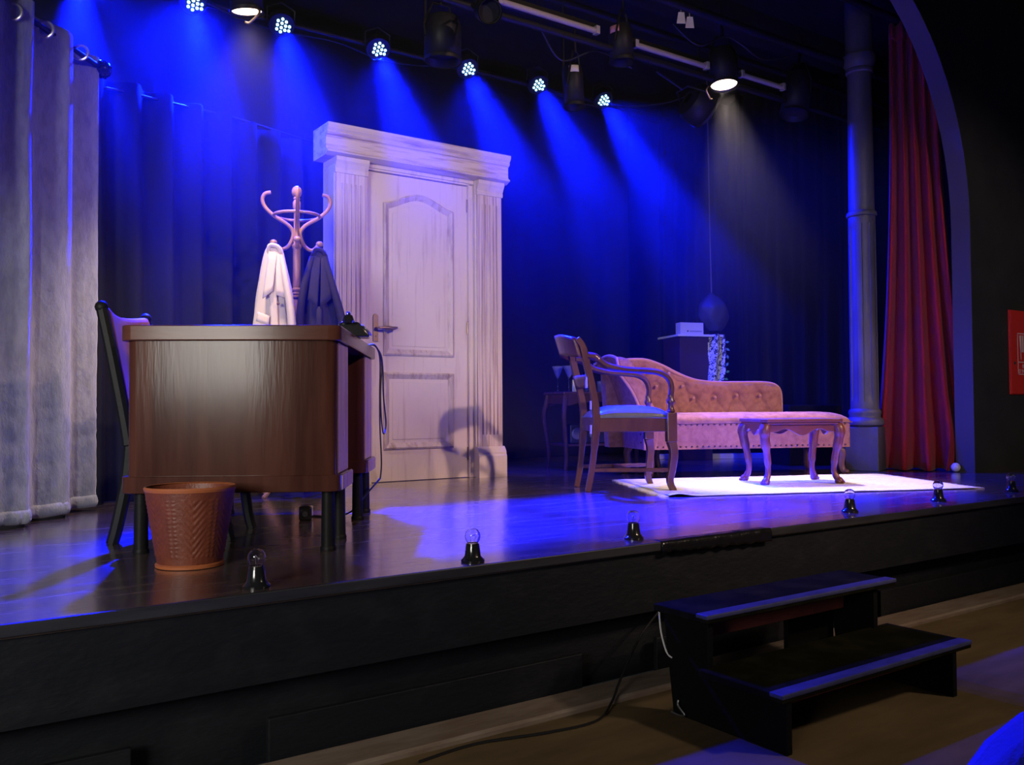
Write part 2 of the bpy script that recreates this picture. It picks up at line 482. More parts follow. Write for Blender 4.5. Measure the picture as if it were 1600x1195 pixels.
# ------------------------------------------------------------------ curtains
def drape(name, m, path, z0, z1, amp, period, seed=0, nv=14, parent=None, flare=0.0, res=0.012, sharp=1.0, wob=0.35):
    P = spline([(p[0], p[1], 0) for p in path], 12)
    L = [0.0]
    for a, b in zip(P, P[1:]):
        L.append(L[-1] + (b - a).length)
    tot = L[-1]
    n = int(tot / res)
    def at(s):
        s = max(0, min(tot, s))
        i = 0
        while i < len(L) - 2 and L[i + 1] < s:
            i += 1
        t = (s - L[i]) / max(1e-6, L[i + 1] - L[i])
        p = P[i].lerp(P[i + 1], t)
        d = (P[i + 1] - P[i]).normalized()
        return p, Vector((-d.y, d.x, 0))
    def fn(u, v):
        s = u * tot
        p, nn = at(s)
        ph = 2 * PI * s / period + wob * 2.2 * mnoise.noise(Vector((s * 1.7, seed * 3.1, 0)))
        k = 1 + flare * (1 - v) ** 2
        q = math.sin(ph + 0.5 * mnoise.noise(Vector((s * 2, v * 1.6, seed))))
        q = math.copysign(abs(q) ** sharp, q)
        off = amp * k * q + amp * 0.5 * mnoise.noise(Vector((s * 4, v * 2.2, seed + 9)))
        r = p + nn * off
        return (r.x, r.y, z0 + (z1 - z0) * v)
    return MB().grid(fn, n, nv).build(name, m, parent, angle=80, solid=0.004)

# grey eyelet curtain at the left: hangs in flat folds that step back along its rod
dr = Vector((0.638, 0.770, 0)); R0 = Vector((0.37, 1.862, 0))
zt = ST + 2.235
gc = thing('eyelet_curtain', 'grey velvet curtain hung by eyelets from a rod, at the left edge of the stage', 'curtain', (0.37, 1.862, ST))
folds = []
k = -6
def gpt(X, Y):
    return Vector((X, Y, 0))
base = [gpt(0.365, 1.855), gpt(0.478, 1.902), gpt(0.505, 2.085), gpt(0.675, 2.170), gpt(0.700, 2.375), gpt(0.825, 2.415)]
step = Vector((0.170, 0.245, 0))
left = []
for q in range(5, 0, -1):
    left.append(gpt(0.345, 1.865) - step * q)
    left.append(gpt(0.470, 1.905) - step * q)
keys = left + base
path = []
for i in range(len(keys) - 1):
    a, b = keys[i], keys[i + 1]
    for t in range(8):
        f = t / 8
        g = f * f * (3 - 2 * f)
        bul = 0.012 * math.sin(PI * f)
        d = (b - a).normalized()
        path.append(a.lerp(b, f) + Vector((d.y, -d.x, 0)) * (bul if i % 2 == 0 else -bul))
path.append(keys[-1])
for it in range(2):
    path = [path[0]] + [(path[i - 1] + path[i] * 2 + path[i + 1]) / 4 for i in range(1, len(path) - 1)] + [path[-1]]
def gfn(u, v):
    i = u * (len(path) - 1)
    a = path[int(i)]; b = path[min(int(i) + 1, len(path) - 1)]
    p = a.lerp(b, i - int(i))
    h = 0.02 + (zt - ST - 0.02) * v
    wv = 0.010 * mnoise.noise(Vector((u * 40, h * 1.3, 1))) + 0.004 * mnoise.noise(Vector((u * 90, h * 16, 4))) * (1 - v)
    # horizontal crush wrinkles in the lower part
    if h < 0.55:
        wv += 0.006 * mnoise.noise(Vector((u * 14, h * 34, 8)))
    q = p - dr * 0 + Vector((0.77, -0.638, 0)) * wv
    zz = h + 0.012 * mnoise.noise(Vector((u * 30, 2, 2))) * (1 - v)
    return (q.x - R0.x, q.y - R0.y, zz)
MB().grid(gfn, len(path) * 2, 90).build('cloth', GREYVELVET, gc, angle=80, solid=0.006)
def hemf(u, v):
    x, y, z = gfn(u, 0)
    return (x + 0.77 * 0.008 * math.sin(PI * v), y - 0.638 * 0.008 * math.sin(PI * v), z - 0.004 + v * 0.055)
MB().grid(hemf, len(path) * 2, 4).build('hem', GREYVELVET, gc, angle=80, solid=0.008)
for (x, y, z) in ((0.379, 1.873, 2.640), (0.519, 2.041, 2.660), (0.695, 2.255, 2.668)):
    # ring axis runs along the rod
    c = Vector((x - R0.x, y - R0.y, z - ST)) + Vector((0.02, -0.016, 0))
    mb = MB()
    ax = Vector((0.5, 0.86, 0)).normalized()
    e1 = Vector((ax.y, -ax.x, 0)); e2 = Vector((0, 0, 1))
    mb.tube([c + (e1 * math.cos(a) + e2 * math.sin(a)) * 0.034 for a in [2 * PI * q / 24 for q in range(25)]], 0.0065, 8)
    mb.build('eyelet_ring', mat('white nickel eyelet', (0.62, 0.58, 0.56), 0.3, metal=0.6), gc)
rod = thing('curtain_rod', 'dark curtain rod with knobbly end, carrying the grey curtain', 'curtain rod', (0.37, 1.862, ST + 2.19))
MB().tube([dr * -1.6, dr * 0.70], 0.013, 10).build('pole', BLACKMETAL, rod)
mb = MB(); mb.ball(dr * 0.745, 0.045, 14)
for q in range(26):
    a = Vector((random.gauss(0, 1), random.gauss(0, 1), random.gauss(0, 1))).normalized()
    mb.ball(dr * 0.745 + a * 0.042, 0.008, 6)
mb.build('finial', BLACKPLASTIC, rod)
MB().box(-0.015, 0.015, -0.015, 0.015, 0, 1.8).build('bracket', BLACKMETAL, rod, loc=dr * -1.0)

o = drape('black_drape', BLACKDRAPE, [(0.35, 2.50), (1.0, 2.74), (1.7, 3.00), (2.36, 3.30), (2.6, 3.40)], ST + 0.005, ST + 2.25, 0.045, 0.20, 1, flare=0.3)
o['label'] = 'black drape on a taut line behind the coat stand, left of the white door'; o['category'] = 'drape'; o['group'] = 'black masking drapes'
ln = MB().tube([(-0.4, 2.27, ST + 2.10), (0.35, 2.52, ST + 2.13), (1.0, 2.74, ST + 2.20), (1.7, 3.00, ST + 2.25), (2.36, 3.30, ST + 2.275), (2.7, 3.45, ST + 2.28)], 0.008, 6).build('drape_line', RUBBER)
tag(ln, 'thin line the left black drape hangs from', 'line')
o = drape('black_drape', BLACKDRAPE, [(0.6, 4.3), (2.5, 4.65), (4.5, 4.75), (6.45, 4.7)], ST + 0.005, ST + 3.7, 0.018, 0.42, 2, flare=0.2, res=0.03)
o['label'] = 'wide black backdrop drape across the rear of the stage behind the side table'; o['category'] = 'drape'; o['group'] = 'black masking drapes'
o = drape('black_drape', BLACKDRAPE, [(6.75, 4.55), (7.05, 4.25), (7.3, 3.9)], ST + 0.005, ST + 3.7, 0.06, 0.22, 3, flare=0.4)
o['label'] = 'black side drape with soft grey folds, behind the sofa left of the iron column'; o['category'] = 'drape'; o['group'] = 'black masking drapes'
o = drape('black_drape', BLACKDRAPE, [(7.1, 3.75), (7.45, 3.2), (7.6, 2.6)], ST + 0.005, ST + 3.7, 0.06, 0.22, 4, flare=0.3)
o['label'] = 'black side drape hanging directly behind the iron column'; o['category'] = 'drape'; o['group'] = 'black masking drapes'

# red house curtain, bunched behind the arch
rc = thing('house_curtain', 'red velvet house curtain bunched at the right side of the arch', 'curtain', (6.36, 1.47, ST))
def rfn(u, v):
    # v 0 floor, 1 top
    wid = 0.32 + 0.34 * (1 - v) ** 2.6 + 0.10 * (1 - v)
    s = (u - 0.42) * wid
    ph = u * 2 * PI * 4.6 + 0.9 * mnoise.noise(Vector((u * 3, v * 1.2, 5)))
    amp = 0.045 + 0.035 * (1 - v)
    if v < 0.06:
        amp *= 1 + (0.06 - v) * 7
    off = amp * math.sin(ph) + 0.03 * mnoise.noise(Vector((u * 5, v * 2.5, 2)))
    d = Vector((0.56, -0.83, 0)); n = Vector((-0.83, -0.56, 0))
    top = Vector((0.0, 0.03, 0)) * v
    p = d * (s + 0.045) + n * (off + 0.10 * max(0, (0.16 - v)) / 0.16 * (0.4 + u)) + top
    z = 0.008 + 3.42 * v
    if v < 0.1:
        z += 0.02 * mnoise.noise(Vector((u * 9, v * 40, 3)))
    return (p.x, max(p.y, -0.285), max(0.005, z))
MB().grid(rfn, 110, 80).build('cloth', REDDRAPE, rc, angle=80, solid=0.006)
def rfn2(u, v):
    x, y, z = rfn(u, 0.965 + 0.035 * v)
    return (x - 0.83 * 0.012, y - 0.56 * 0.012, z)
MB().grid(rfn2, 110, 3).build('heading', REDDRAPE, rc, angle=80, solid=0.008)
tag(MB().tube([(5.2, 1.5, ST + 3.45), (7.9, 1.5, ST + 3.45)], 0.03, 10).build('curtain_track', BLACKMETAL), 'black track the red curtain hangs from, up under the arch', 'curtain track')
tag(MB().ball((0, 0, 0.035), 0.034, 14).build('white_ball', PLASTER, loc=(6.375, 1.15, ST)), 'small white ball on the deck beside the foot of the red curtain', 'ball')

# ------------------------------------------------------------------ iron column
cl_ = thing('iron_column', 'tall dark cast-iron column on a square plinth, between sofa and red curtain', 'column', (6.05, 1.665, ST), rad(20))
MB().box(-0.12, 0.12, -0.12, 0.12, 0, 0.33).build('plinth', IRON, cl_, smooth=False, bevel=0.006)
prof = [(0.115, 0.33), (0.135, 0.345), (0.14, 0.365), (0.13, 0.39), (0.115, 0.40), (0.112, 0.415), (0.118, 0.43), (0.116, 0.45), (0.104, 0.465)]
MB().lathe(prof, 28).build('base_moulding', IRON, cl_)
mb = MB()
def sf(u, v):
    a = 2 * PI * u
    z = 0.46 + 1.46 * v
    r = 0.102 - 0.004 * v
    q = (u * 6) % 1.0
    inside = 0.22 < q < 0.78 and 0.04 < v < 0.96
    r -= 0.009 if inside else 0
    return (r * math.cos(a), r * math.sin(a), z)
mb.grid(sf, 96, 50, closed=True).build('fluted_shaft', IRON, cl_, angle=30)
MB().lathe([(0.098, 1.92), (0.108, 1.925), (0.112, 1.94), (0.108, 1.955), (0.097, 1.965)], 28).build('collar', IRON, cl_)
MB().lathe([(0.094, 1.96), (0.088, 3.03)], 28).build('upper_shaft', IRON, cl_)
MB().lathe([(0.088, 3.02), (0.10, 3.03), (0.10, 3.05), (0.092, 3.06), (0.112, 3.09), (0.118, 3.12), (0.118, 3.16), (0.10, 3.17), (0.10, 4.0)], 28).build('capital', IRON, cl_)

# ------------------------------------------------------------------ stage door set piece
dt = thing('stage_door', 'off-white scenery door with fluted pilasters and a heavy cornice', 'door', (2.95, 2.99, ST))
ox, oy = 2.95, 2.99
def L(x): return x - ox
# wall body behind the pilasters (two jamb boxes and head)
MB().box(L(2.305), L(2.545), -0.045, 0.13, 0, 2.10).build('jamb', DOORPAINT, dt, smooth=False, bevel=0.003)
MB().box(L(3.372), L(3.60), -0.045, 0.13, 0, 2.10).build('jamb', DOORPAINT, dt, smooth=False, bevel=0.003)
MB().box(L(2.545), L(3.372), -0.03, 0.13, 2.075, 2.14).build('head_board', DOORPAINT, dt, smooth=False)
fr = MB().box(L(3.335), L(3.372), -0.02, 0.05, 0, 2.075)
fr.build('stop_moulding', DOORPAINT, dt, smooth=False, bevel=0.004)
MB().box(L(2.545), L(3.372), -0.02, 0.03, 2.062, 2.078).build('stop_moulding', DOORPAINT, dt, smooth=False, bevel=0.003)
def pilaster(x0, x1):
    n = 5
    w_ = x1 - x0
    pts = [(x0, -0.045), (x0, -0.060)]
    fl0, fl1 = x0 + w_ * 0.13, x1 - w_ * 0.13
    fw = (fl1 - fl0) / n
    shaft = MB().box(x0, x1, -0.058, -0.044, 0.21, 2.02)
    p = shaft.build('pilaster', FLUTEPAINT, dt, smooth=False, bevel=0.002)
    for k in range(n):
        a = fl0 + k * fw + fw * 0.16
        b = fl0 + (k + 1) * fw - fw * 0.16
        MB().tube([((a + b) / 2, -0.058, 0.30), ((a + b) / 2, -0.058, 1.935)], (b - a) / 2, 8, flat=0.55).build('reed', FLUTEPAINT, p)
    mb = MB()
    mb.prism([(-0.045, 2.00), (-0.066, 2.00), (-0.068, 2.02), (-0.064, 2.03), (-0.078, 2.06), (-0.088, 2.075), (-0.088, 2.10), (-0.045, 2.10)], x0 - 0.006, x1 + 0.006, 'x')
    mb.build('capital', DOORPAINT, p, smooth=False)
    mb = MB()
    mb.prism([(-0.044, 0), (-0.092, 0), (-0.092, 0.15), (-0.085, 0.16), (-0.085, 0.175), (-0.072, 0.20), (-0.06, 0.215), (-0.044, 0.215)], x0 - 0.014, x1 + 0.014, 'x')
    mb.build('plinth_block', DOORPAINT, p, smooth=False)
pilaster(L(2.312), L(2.530))
pilaster(L(3.385), L(3.592))
mb = MB()
prof = [(0.13, 2.10), (-0.055, 2.10), (-0.085, 2.112), (-0.100, 2.118), (-0.100, 2.128), (-0.082, 2.138), (-0.076, 2.15), (-0.076, 2.215), (-0.080, 2.225), (-0.092, 2.23),
        (-0.100, 2.245), (-0.094, 2.252), (-0.108, 2.268), (-0.114, 2.285), (-0.114, 2.300), (0.13, 2.300)]
mb.prism(prof, L(2.238), L(3.640), 'x')
mb.build('cornice', CORNPAINT, dt, smooth=False)
leaf = MB()
leaf.box(L(2.556), L(3.334), 0.0, 0.04, 0.003, 2.058)
lf = leaf.build('door_leaf', DOORPAINT, dt, smooth=False, bevel=0.002)
def frame_strip(path, wd, name, dep=0.020):
    """raised moulding that follows a closed outline in the x/z plane, lying on the leaf"""
    n = len(path)
    cxx = sum(p[0] for p in path) / n; czz = sum(p[1] for p in path) / n
    mb = MB()
    rows = []
    for (x, z) in path:
        d = Vector((cxx - x, czz - z)); 
        sx = 1 - wd / max(0.05, abs(x - cxx)); sz = 1 - wd / max(0.05, abs(z - czz))
        rows.append([(x, z)])
    def inset(k):
        out = []
        for i in range(n):
            a = Vector(path[i - 1]); b = Vector(path[i]); c = Vector(path[(i + 1) % n])
            d1 = (b - a).normalized(); d2 = (c - b).normalized()
            n1 = Vector((-d1.y, d1.x)); n2 = Vector((-d2.y, d2.x))
            m_ = (n1 + n2).normalized()
            q = k / max(0.35, m_.dot(n1))
            out.append(b + m_ * q)
        return out
    prof = [(0, 0.001), (0.0, -dep * 0.6), (wd * 0.25, -dep), (wd * 0.5, -dep * 0.7), (wd * 0.75, -dep * 0.25), (wd, 0.001)]
    R = []
    for k, y in prof:
        R.append([mb.bm.verts.new((p.x, y, p.y)) for p in inset(k)])
    for A, B in zip(R, R[1:]):
        for i in range(n):
            mb.bm.faces.new([A[i], A[(i + 1) % n], B[(i + 1) % n], B[i]])
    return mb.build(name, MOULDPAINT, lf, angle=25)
up_ = [(L(2.675), 0.842), (L(3.215), 0.842), (L(3.215), 1.862)]
for k in range(1, 12):
    t = k / 12
    x = 3.215 + (2.675 - 3.215) * t
    up_.append((L(x), 1.862 + 0.085 * (math.sin(PI * t) ** 1.6)))
up_.append((L(2.675), 1.862))
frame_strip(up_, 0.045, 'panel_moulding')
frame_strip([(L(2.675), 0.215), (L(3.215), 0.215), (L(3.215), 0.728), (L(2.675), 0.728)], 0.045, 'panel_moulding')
def panel(poly, name):
    MB().prism(poly, -0.005, 0.001, 'y').build(name, DOORPAINT, lf, smooth=False, bevel=0.004)
pin = [(L(2.74), 0.905), (L(3.15), 0.905), (L(3.15), 1.80)] + [(L(3.15 + (2.74 - 3.15) * k / 12), 1.80 + 0.075 * (math.sin(PI * k / 12) ** 1.6)) for k in range(1, 12)] + [(L(2.74), 1.80)]
panel(pin, 'raised_panel')
panel([(L(2.74), 0.28), (L(3.15), 0.28), (L(3.15), 0.665), (L(2.74), 0.665)], 'raised_panel')
hd = MB()
pl = [(-0.019, -0.09), (0.019, -0.09), (0.019, 0.075)] + [(0.019 * math.cos(rad(a)), 0.075 + 0.019 * math.sin(rad(a))) for a in range(30, 180, 30)] + [(-0.019, 0.075)]
hd.prism(pl, -0.007, 0, 'y')
hn = hd.build('handle', BRASS, lf, smooth=False, bevel=0.002, loc=(L(2.617), -0.0005, 1.02))
mb = MB(); mb.tube([(0, 0, 0), (0, -0.045, 0)], 0.008, 10)
mb.tube(spline([(0, -0.045, 0), (0.03, -0.05, 0.0), (0.06, -0.05, 0.002), (0.10, -0.05, -0.002), (0.135, -0.05, 0.004)], 4), [0.008] * 5 + [0.0095] * 3 + [0.013] * 5 + [0.011] * 2 + [0.007] * 2, 10)
mb.build('lever', BRASS, hn, loc=(0, -0.004, 0))
MB().lathe([(0.004, 0), (0.004, 0.002)], 8, M=Matrix.Translation((0, -0.007, -0.055)) @ Matrix.Rotation(rad(90), 4, 'X')).build('keyhole', GREYINK, hn)
for z in (1.92, 1.05, 0.17):
    MB().tube([(0, 0, -0.045), (0, 0, 0.045)], 0.007, 8).build('hinge', BRASS, lf, loc=(L(3.334), -0.006, z))

# ------------------------------------------------------------------ coat stand
cs = thing('coat_stand', 'bentwood coat stand with curved hooks, standing behind the desk', 'coat stand', (1.845, 2.40, ST), rad(-8))
mb = MB()
mb.lathe([(0.024, 0.05), (0.024, 0.28), (0.028, 0.30), (0.024, 0.32), (0.023, 1.10), (0.027, 1.105), (0.027, 1.115), (0.022, 1.12), (0.027, 1.125), (0.027, 1.135), (0.022, 1.14), (0.027, 1.145), (0.027, 1.155), (0.022, 1.16),
          (0.021, 1.38), (0.026, 1.39), (0.026, 1.40), (0.018, 1.41), (0.016, 1.60), (0.022, 1.61), (0.022, 1.64), (0.014, 1.655)], 14)
mb.build('pole', STANDWOOD, cs)
MB().ball((0, 0, 1.70), 0.029, 14, 1.15).build('finial', STANDWOOD, cs)
MB().lathe([(0.012, 1.65), (0.019, 1.66), (0.014, 1.68)], 12).build('finial_neck', STANDWOOD, cs)
for k in range(4):
    a = rad(-12 + 90 * k)
    M = Matrix.Rotation(a, 4, 'Z')
    pth = spline([(0.118, 0, 1.405), (0.085, 0, 1.375), (0.05, 0, 1.39), (0.026, 0, 1.43), (0.020, 0, 1.475), (0.05, 0, 1.515), (0.115, 0, 1.555), (0.165, 0, 1.60), (0.185, 0, 1.645), (0.172, 0, 1.68), (0.14, 0, 1.69)], 5)
    h = MB().tube(pth, 0.0105, 8, M=M)
    h = h.build('hook', STANDWOOD, cs)
    MB().ball((0.125, 0, 1.412), 0.021, 10, 0.8, M=M).build('hook_knob', STANDWOOD, h)
mb = MB(); mb.tube([(0.125 * math.cos(t), 0.125 * math.sin(t), 1.565) for t in [2 * PI * q / 32 for q in range(33)]], 0.0085, 8)
mb.build('ring', STANDWOOD, cs)
for k in range(4):
    M = Matrix.Rotation(rad(33 + 90 * k), 4, 'Z')
    MB().tube(spline([(0.022, 0, 0.40), (0.06, 0, 0.33), (0.13, 0, 0.16), (0.20, 0, 0.06), (0.245, 0, 0.016)], 5), [0.010, 0.013], 8, M=M).build('leg', STANDWOOD, cs)

def coat(name, m, label, hook, bot, zb, halfw, halfd, seed, lean):
    c = thing(name, label, 'coat', (hook[0], hook[1], ST - 0.022))
    ht = hook[2]
    def fn(u, v):
        a = 2 * PI * u
        t = 1 - v                     # 0 at the hook, 1 at the hem
        e = t ** 0.62
        w1 = 0.034 + (halfw - 0.034) * e
        d1 = 0.022 + (halfd - 0.022) * e
        fold = 1 + 0.16 * e * math.sin(a * 5 + seed + 1.3 * mnoise.noise(Vector((a, t * 2, seed)))) + 0.10 * mnoise.noise(Vector((math.cos(a) * 2, math.sin(a) * 2, t * 5 + seed)))
        x = lean * t + w1 * math.cos(a) * fold
        y = d1 * math.sin(a) * fold
        return (x, y, ht + (zb - ht) * t)
    MB().grid(fn, 64, 40, closed=True).build('body', m, c, angle=80, solid=0.004, rotz=bot)
    return c
cc = coat('trench_coat', CREAM, 'cream trench coat with flap pocket, hanging on the left of the coat stand', (1.700, 2.355, 1.395), rad(-25), 0.50, 0.150, 0.075, 1.0, -0.012)
Mx = Matrix.Rotation(rad(-25), 4, 'Z')
def patch(name, m, par, quad, nx=6, nz=6, bulge=0.006, solid=0.006):
    """small cloth panel between four corners (bottom-left, bottom-right, top-right, top-left), bulging forward"""
    a, b, c, d = [Vector(q) for q in quad]
    def f(u, v):
        p = a.lerp(b, u).lerp(d.lerp(c, u), v)
        return (p.x, p.y - bulge * math.sin(PI * u) * (0.4 + 0.6 * math.sin(PI * v)), p.z)
    return MB().grid(f, nx, nz, M=Mx).build(name, m, par, solid=solid, angle=70)
def front_y(t, halfd):      # depth of the coat front at drop t
    return -(0.022 + (halfd - 0.022) * max(0, min(1, t)) ** 0.62)
# cream trench coat: overlapping front edge, lapels, flap pocket, cuffed sleeve, collar loop
patch('front_edge', CREAM, cc, [(0.000, -0.098, 0.52), (0.052, -0.098, 0.52), (0.012, -0.060, 1.27), (-0.022, -0.060, 1.27)], 4, 10)
patch('lapel', CREAM, cc, [(-0.052, -0.083, 1.10), (0.000, -0.090, 1.14), (0.020, -0.050, 1.345), (-0.024, -0.040, 1.36)])
patch('lapel', CREAM, cc, [(0.018, -0.090, 1.12), (0.078, -0.074, 1.10), (0.048, -0.036, 1.34), (0.012, -0.046, 1.345)])
patch('pocket_flap', CREAM, cc, [(-0.085, -0.094, 0.978), (-0.020, -0.100, 0.955), (-0.014, -0.094, 1.005), (-0.078, -0.086, 1.030)], 4, 3, 0.003)
mb = MB(); mb.tube(spline([(0.040, -0.025, 1.335), (0.066, -0.064, 1.20), (0.092, -0.080, 1.05), (0.104, -0.082, 0.90)], 6), [0.028, 0.043, 0.045, 0.040], 14, M=Mx, flat=0.6)
sl = mb.build('sleeve', CREAM, cc, angle=70)
mb = MB(); mb.tube([(0.101, -0.082, 0.945), (0.104, -0.082, 0.893)], 0.046, 14, M=Mx, flat=0.62)
mb.build('cuff', CREAM, sl, angle=70)
MB().tube(spline([(-0.028, -0.02, 1.365), (-0.02, -0.03, 1.395), (0.02, -0.03, 1.39), (0.034, -0.02, 1.36)], 5), 0.012, 8, M=Mx).build('collar', CREAM, cc)
for z, x in ((1.07, 0.030), (0.93, 0.034)):
    MB().ball((x, -0.104, z), 0.008, 8, M=Mx).build('button', DARKWOOD, cc)
nc = coat('wool_jacket', NAVY, 'dark navy jacket hanging on the right of the coat stand', (1.955, 2.345, 1.395), rad(-25), 0.48, 0.135, 0.075, 4.0, 0.012)
mb = MB(); mb.tube(spline([(0.030, -0.025, 1.35), (0.072, -0.056, 1.20), (0.115, -0.064, 1.05), (0.15, -0.062, 0.88)], 6), [0.026, 0.037, 0.038, 0.034], 14, M=Mx, flat=0.7)
mb.build('sleeve', NAVY, nc, angle=70)
mb = MB(); mb.tube(spline([(-0.035, -0.025, 1.35), (-0.075, -0.052, 1.20), (-0.098, -0.062, 1.05), (-0.10, -0.062, 0.86)], 6), [0.026, 0.036, 0.038, 0.034], 14, M=Mx, flat=0.7)
mb.build('sleeve', NAVY, nc, angle=70)
patch('lapel', NAVY, nc, [(-0.058, -0.080, 1.11), (-0.006, -0.094, 1.06), (0.010, -0.050, 1.345), (-0.030, -0.036, 1.36)])
patch('lapel', NAVY, nc, [(0.010, -0.094, 1.06), (0.070, -0.078, 1.12), (0.040, -0.036, 1.35), (0.012, -0.048, 1.345)])
patch('front_edge', NAVY, nc, [(-0.012, -0.096, 0.50), (0.030, -0.098, 0.50), (0.016, -0.090, 1.07), (-0.010, -0.090, 1.07)], 4, 8)
MB().tube(spline([(-0.026, -0.018, 1.365), (-0.018, -0.028, 1.395), (0.018, -0.028, 1.39), (0.030, -0.018, 1.36)], 5), 0.012, 8, M=Mx).build('collar', NAVY, nc)

# ------------------------------------------------------------------ desk
DA = rad(-31.8)
dk = thing('writing_desk', 'dark red-brown wooden pedestal desk with rounded top, at the front left', 'desk', (0.625, 0.88, ST), DA)
DW, DL = 0.742, 1.24
tp = MB(); tp.prism(rect_path(DW, DL, 0.042, 7), 0.722, 0.775, 'z')
tp.build('desktop', DESKTOP, dk, angle=30, bevel=0.004)
def pedestal(v0, v1):
    w0, w1 = 0.022, DW - 0.018
    mb = MB()
    r = 0.032
    pts = []
    for p in rect_path(w1 - w0, v1 - v0, r, 6):
        pts.append((p[0] + w0, p[1] + v0))
    mb.prism(pts, 0.262, 0.7215, 'z')
    pd = mb.build('pedestal', DESKWOOD, dk, angle=30)
    pts = [(p[0] + w0 - 0.022, p[1] + v0 - 0.012) for p in rect_path(w1 - w0 + 0.040, v1 - v0 + 0.024, 0.05, 6)]
    mb = MB(); mb.prism(pts, 0.205, 0.262, 'z')
    mb.build('plinth', DESKWOOD, pd, angle=30, bevel=0.003)
    # worn side panel of two boards on the long side, coloured paler for warm light
    e = (v1 - v0)
    for a, b in ((0.05, 0.20), (0.203, e - 0.045)):
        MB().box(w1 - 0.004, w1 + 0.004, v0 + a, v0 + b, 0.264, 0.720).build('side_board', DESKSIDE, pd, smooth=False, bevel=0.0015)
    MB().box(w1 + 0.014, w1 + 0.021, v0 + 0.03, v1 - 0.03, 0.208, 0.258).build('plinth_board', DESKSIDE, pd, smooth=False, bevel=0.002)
    for x in (w0 + 0.04, w1 - 0.03):
        for y in (v0 + 0.035, v1 - 0.035):
            lg = MB().lathe([(0.024, 0.014), (0.022, 0.205)], 14).build('leg', BLACKPAINT, dk, loc=(x, y, 0))
            MB().lathe([(0.027, 0), (0.028, 0.008), (0.025, 0.016)], 14).build('foot', BLACKPAINT, lg)
pedestal(0.014, 0.362)
pedestal(0.865, 1.215)
MB().box(0.05, 0.075, 0.362, 0.865, 0.28, 0.7215).build('modesty_panel', DESKWOOD, dk, smooth=False)
# front seam of the veneer and cut knots
MB().box(0.022 + 0.27, 0.022 + 0.2708, 0.0132, 0.0145, 0.262, 0.72).build('veneer_seam', DESKTOP, dk, smooth=False)

# telephone on the desk
tel = thing('rotary_telephone', 'black vintage rotary telephone at the right end of the desk', 'telephone', (1.565, 0.985, ST + 0.7752), rad(35))
tel.location = (1.528, 0.992, ST + 0.7752)
tel.rotation_euler = (0, 0, rad(-27))
tel.scale = (0.85, 0.85, 0.85)
tb = MB()
tb.prism([(-0.075, 0), (0.085, 0), (0.088, 0.012), (0.05, 0.055), (0.035, 0.07), (-0.045, 0.07), (-0.078, 0.012)], -0.07, 0.07, 'y')
bd = tb.build('body', BLACKPLASTIC, tel, bevel=0.006)
MB().lathe([(0.036, 0), (0.036, 0.006), (0.03, 0.009)], 20, M=Matrix.Translation((0.068, 0, 0.036)) @ Matrix.Rotation(rad(48), 4, 'Y')).build('dial', STEEL, bd)
for y in (-0.045, 0.045):
    MB().tube([(-0.02, y, 0.068), (-0.02, y, 0.095)], 0.006, 8).build('cradle_prong', BLACKPLASTIC, bd)
mb = MB()
mb.tube(spline([(-0.01, -0.10, 0.085), (-0.01, -0.07, 0.105), (-0.01, 0, 0.116), (-0.01, 0.07, 0.105), (-0.01, 0.10, 0.085)], 5), 0.012, 10)
mb.lathe([(0.024, 0), (0.029, 0.012), (0.02, 0.035)], 14, c=(-0.01, -0.10, 0.062))
mb.lathe([(0.024, 0), (0.029, 0.012), (0.02, 0.035)], 14, c=(-0.01, 0.10, 0.062))
mb.build('handset', BLACKPLASTIC, tel)

def desk_pt(u, v, h):
    q = Matrix.Rotation(DA, 3, 'Z') @ Vector((u, v, 0))
    return Vector((0.625 + q.x, 0.88 + q.y, ST + h))
# telephone cord: over the far end of the desk, down in loops, then along the floor
cord = thing('telephone_cord', 'black telephone cord looped over the far right corner of the desk', 'cord', desk_pt(0.75, 1.15, 0.775))
c0 = desk_pt(0.75, 1.15, 0.775)
def rel(pts): return [p - c0 for p in pts]
MB().tube(spline(rel([desk_pt(0.66, 0.60, 0.781), desk_pt(0.68, 0.95, 0.781), desk_pt(0.715, 1.10, 0.783), desk_pt(0.748, 1.12, 0.782), desk_pt(0.772, 1.155, 0.74), desk_pt(0.775, 1.19, 0.68), desk_pt(0.772, 1.17, 0.58),
                      desk_pt(0.772, 1.165, 0.50), desk_pt(0.775, 1.20, 0.40), desk_pt(0.775, 1.30, 0.365), desk_pt(0.78, 1.35, 0.42), desk_pt(0.775, 1.27, 0.55), desk_pt(0.775, 1.24, 0.68), desk_pt(0.77, 1.19, 0.745), desk_pt(0.748, 1.14, 0.783)]), 6), 0.0035, 6).build('loop', RUBBER, cord)
MB().tube(spline(rel([desk_pt(0.72, 1.105, 0.783), desk_pt(0.752, 1.11, 0.781), desk_pt(0.770, 1.15, 0.72), desk_pt(0.768, 1.16, 0.55), desk_pt(0.768, 1.17, 0.40), desk_pt(0.775, 1.165, 0.235), desk_pt(0.770, 1.16, 0.16)]), 6), 0.004, 6).build('drop', RUBBER, cord)
MB().tube(spline(rel([desk_pt(0.770, 1.16, 0.16), desk_pt(0.72, 1.05, 0.10), desk_pt(0.66, 0.93, 0.03), Vector((1.62, 1.42, ST + 0.006)), Vector((1.56, 1.50, ST + 0.006)), Vector((1.52, 1.45, ST + 0.02))]), 6), 0.004, 6).build('floor_run', RUBBER, cord)
pb = thing('plug_block', 'small black plug block on the floor under the desk', 'plug block', (1.50, 1.40, ST), rad(-30))
MB().box(-0.028, 0.028, -0.03, 0.03, 0, 0.062).build('block', BLACKPLASTIC, pb, smooth=False, bevel=0.008)
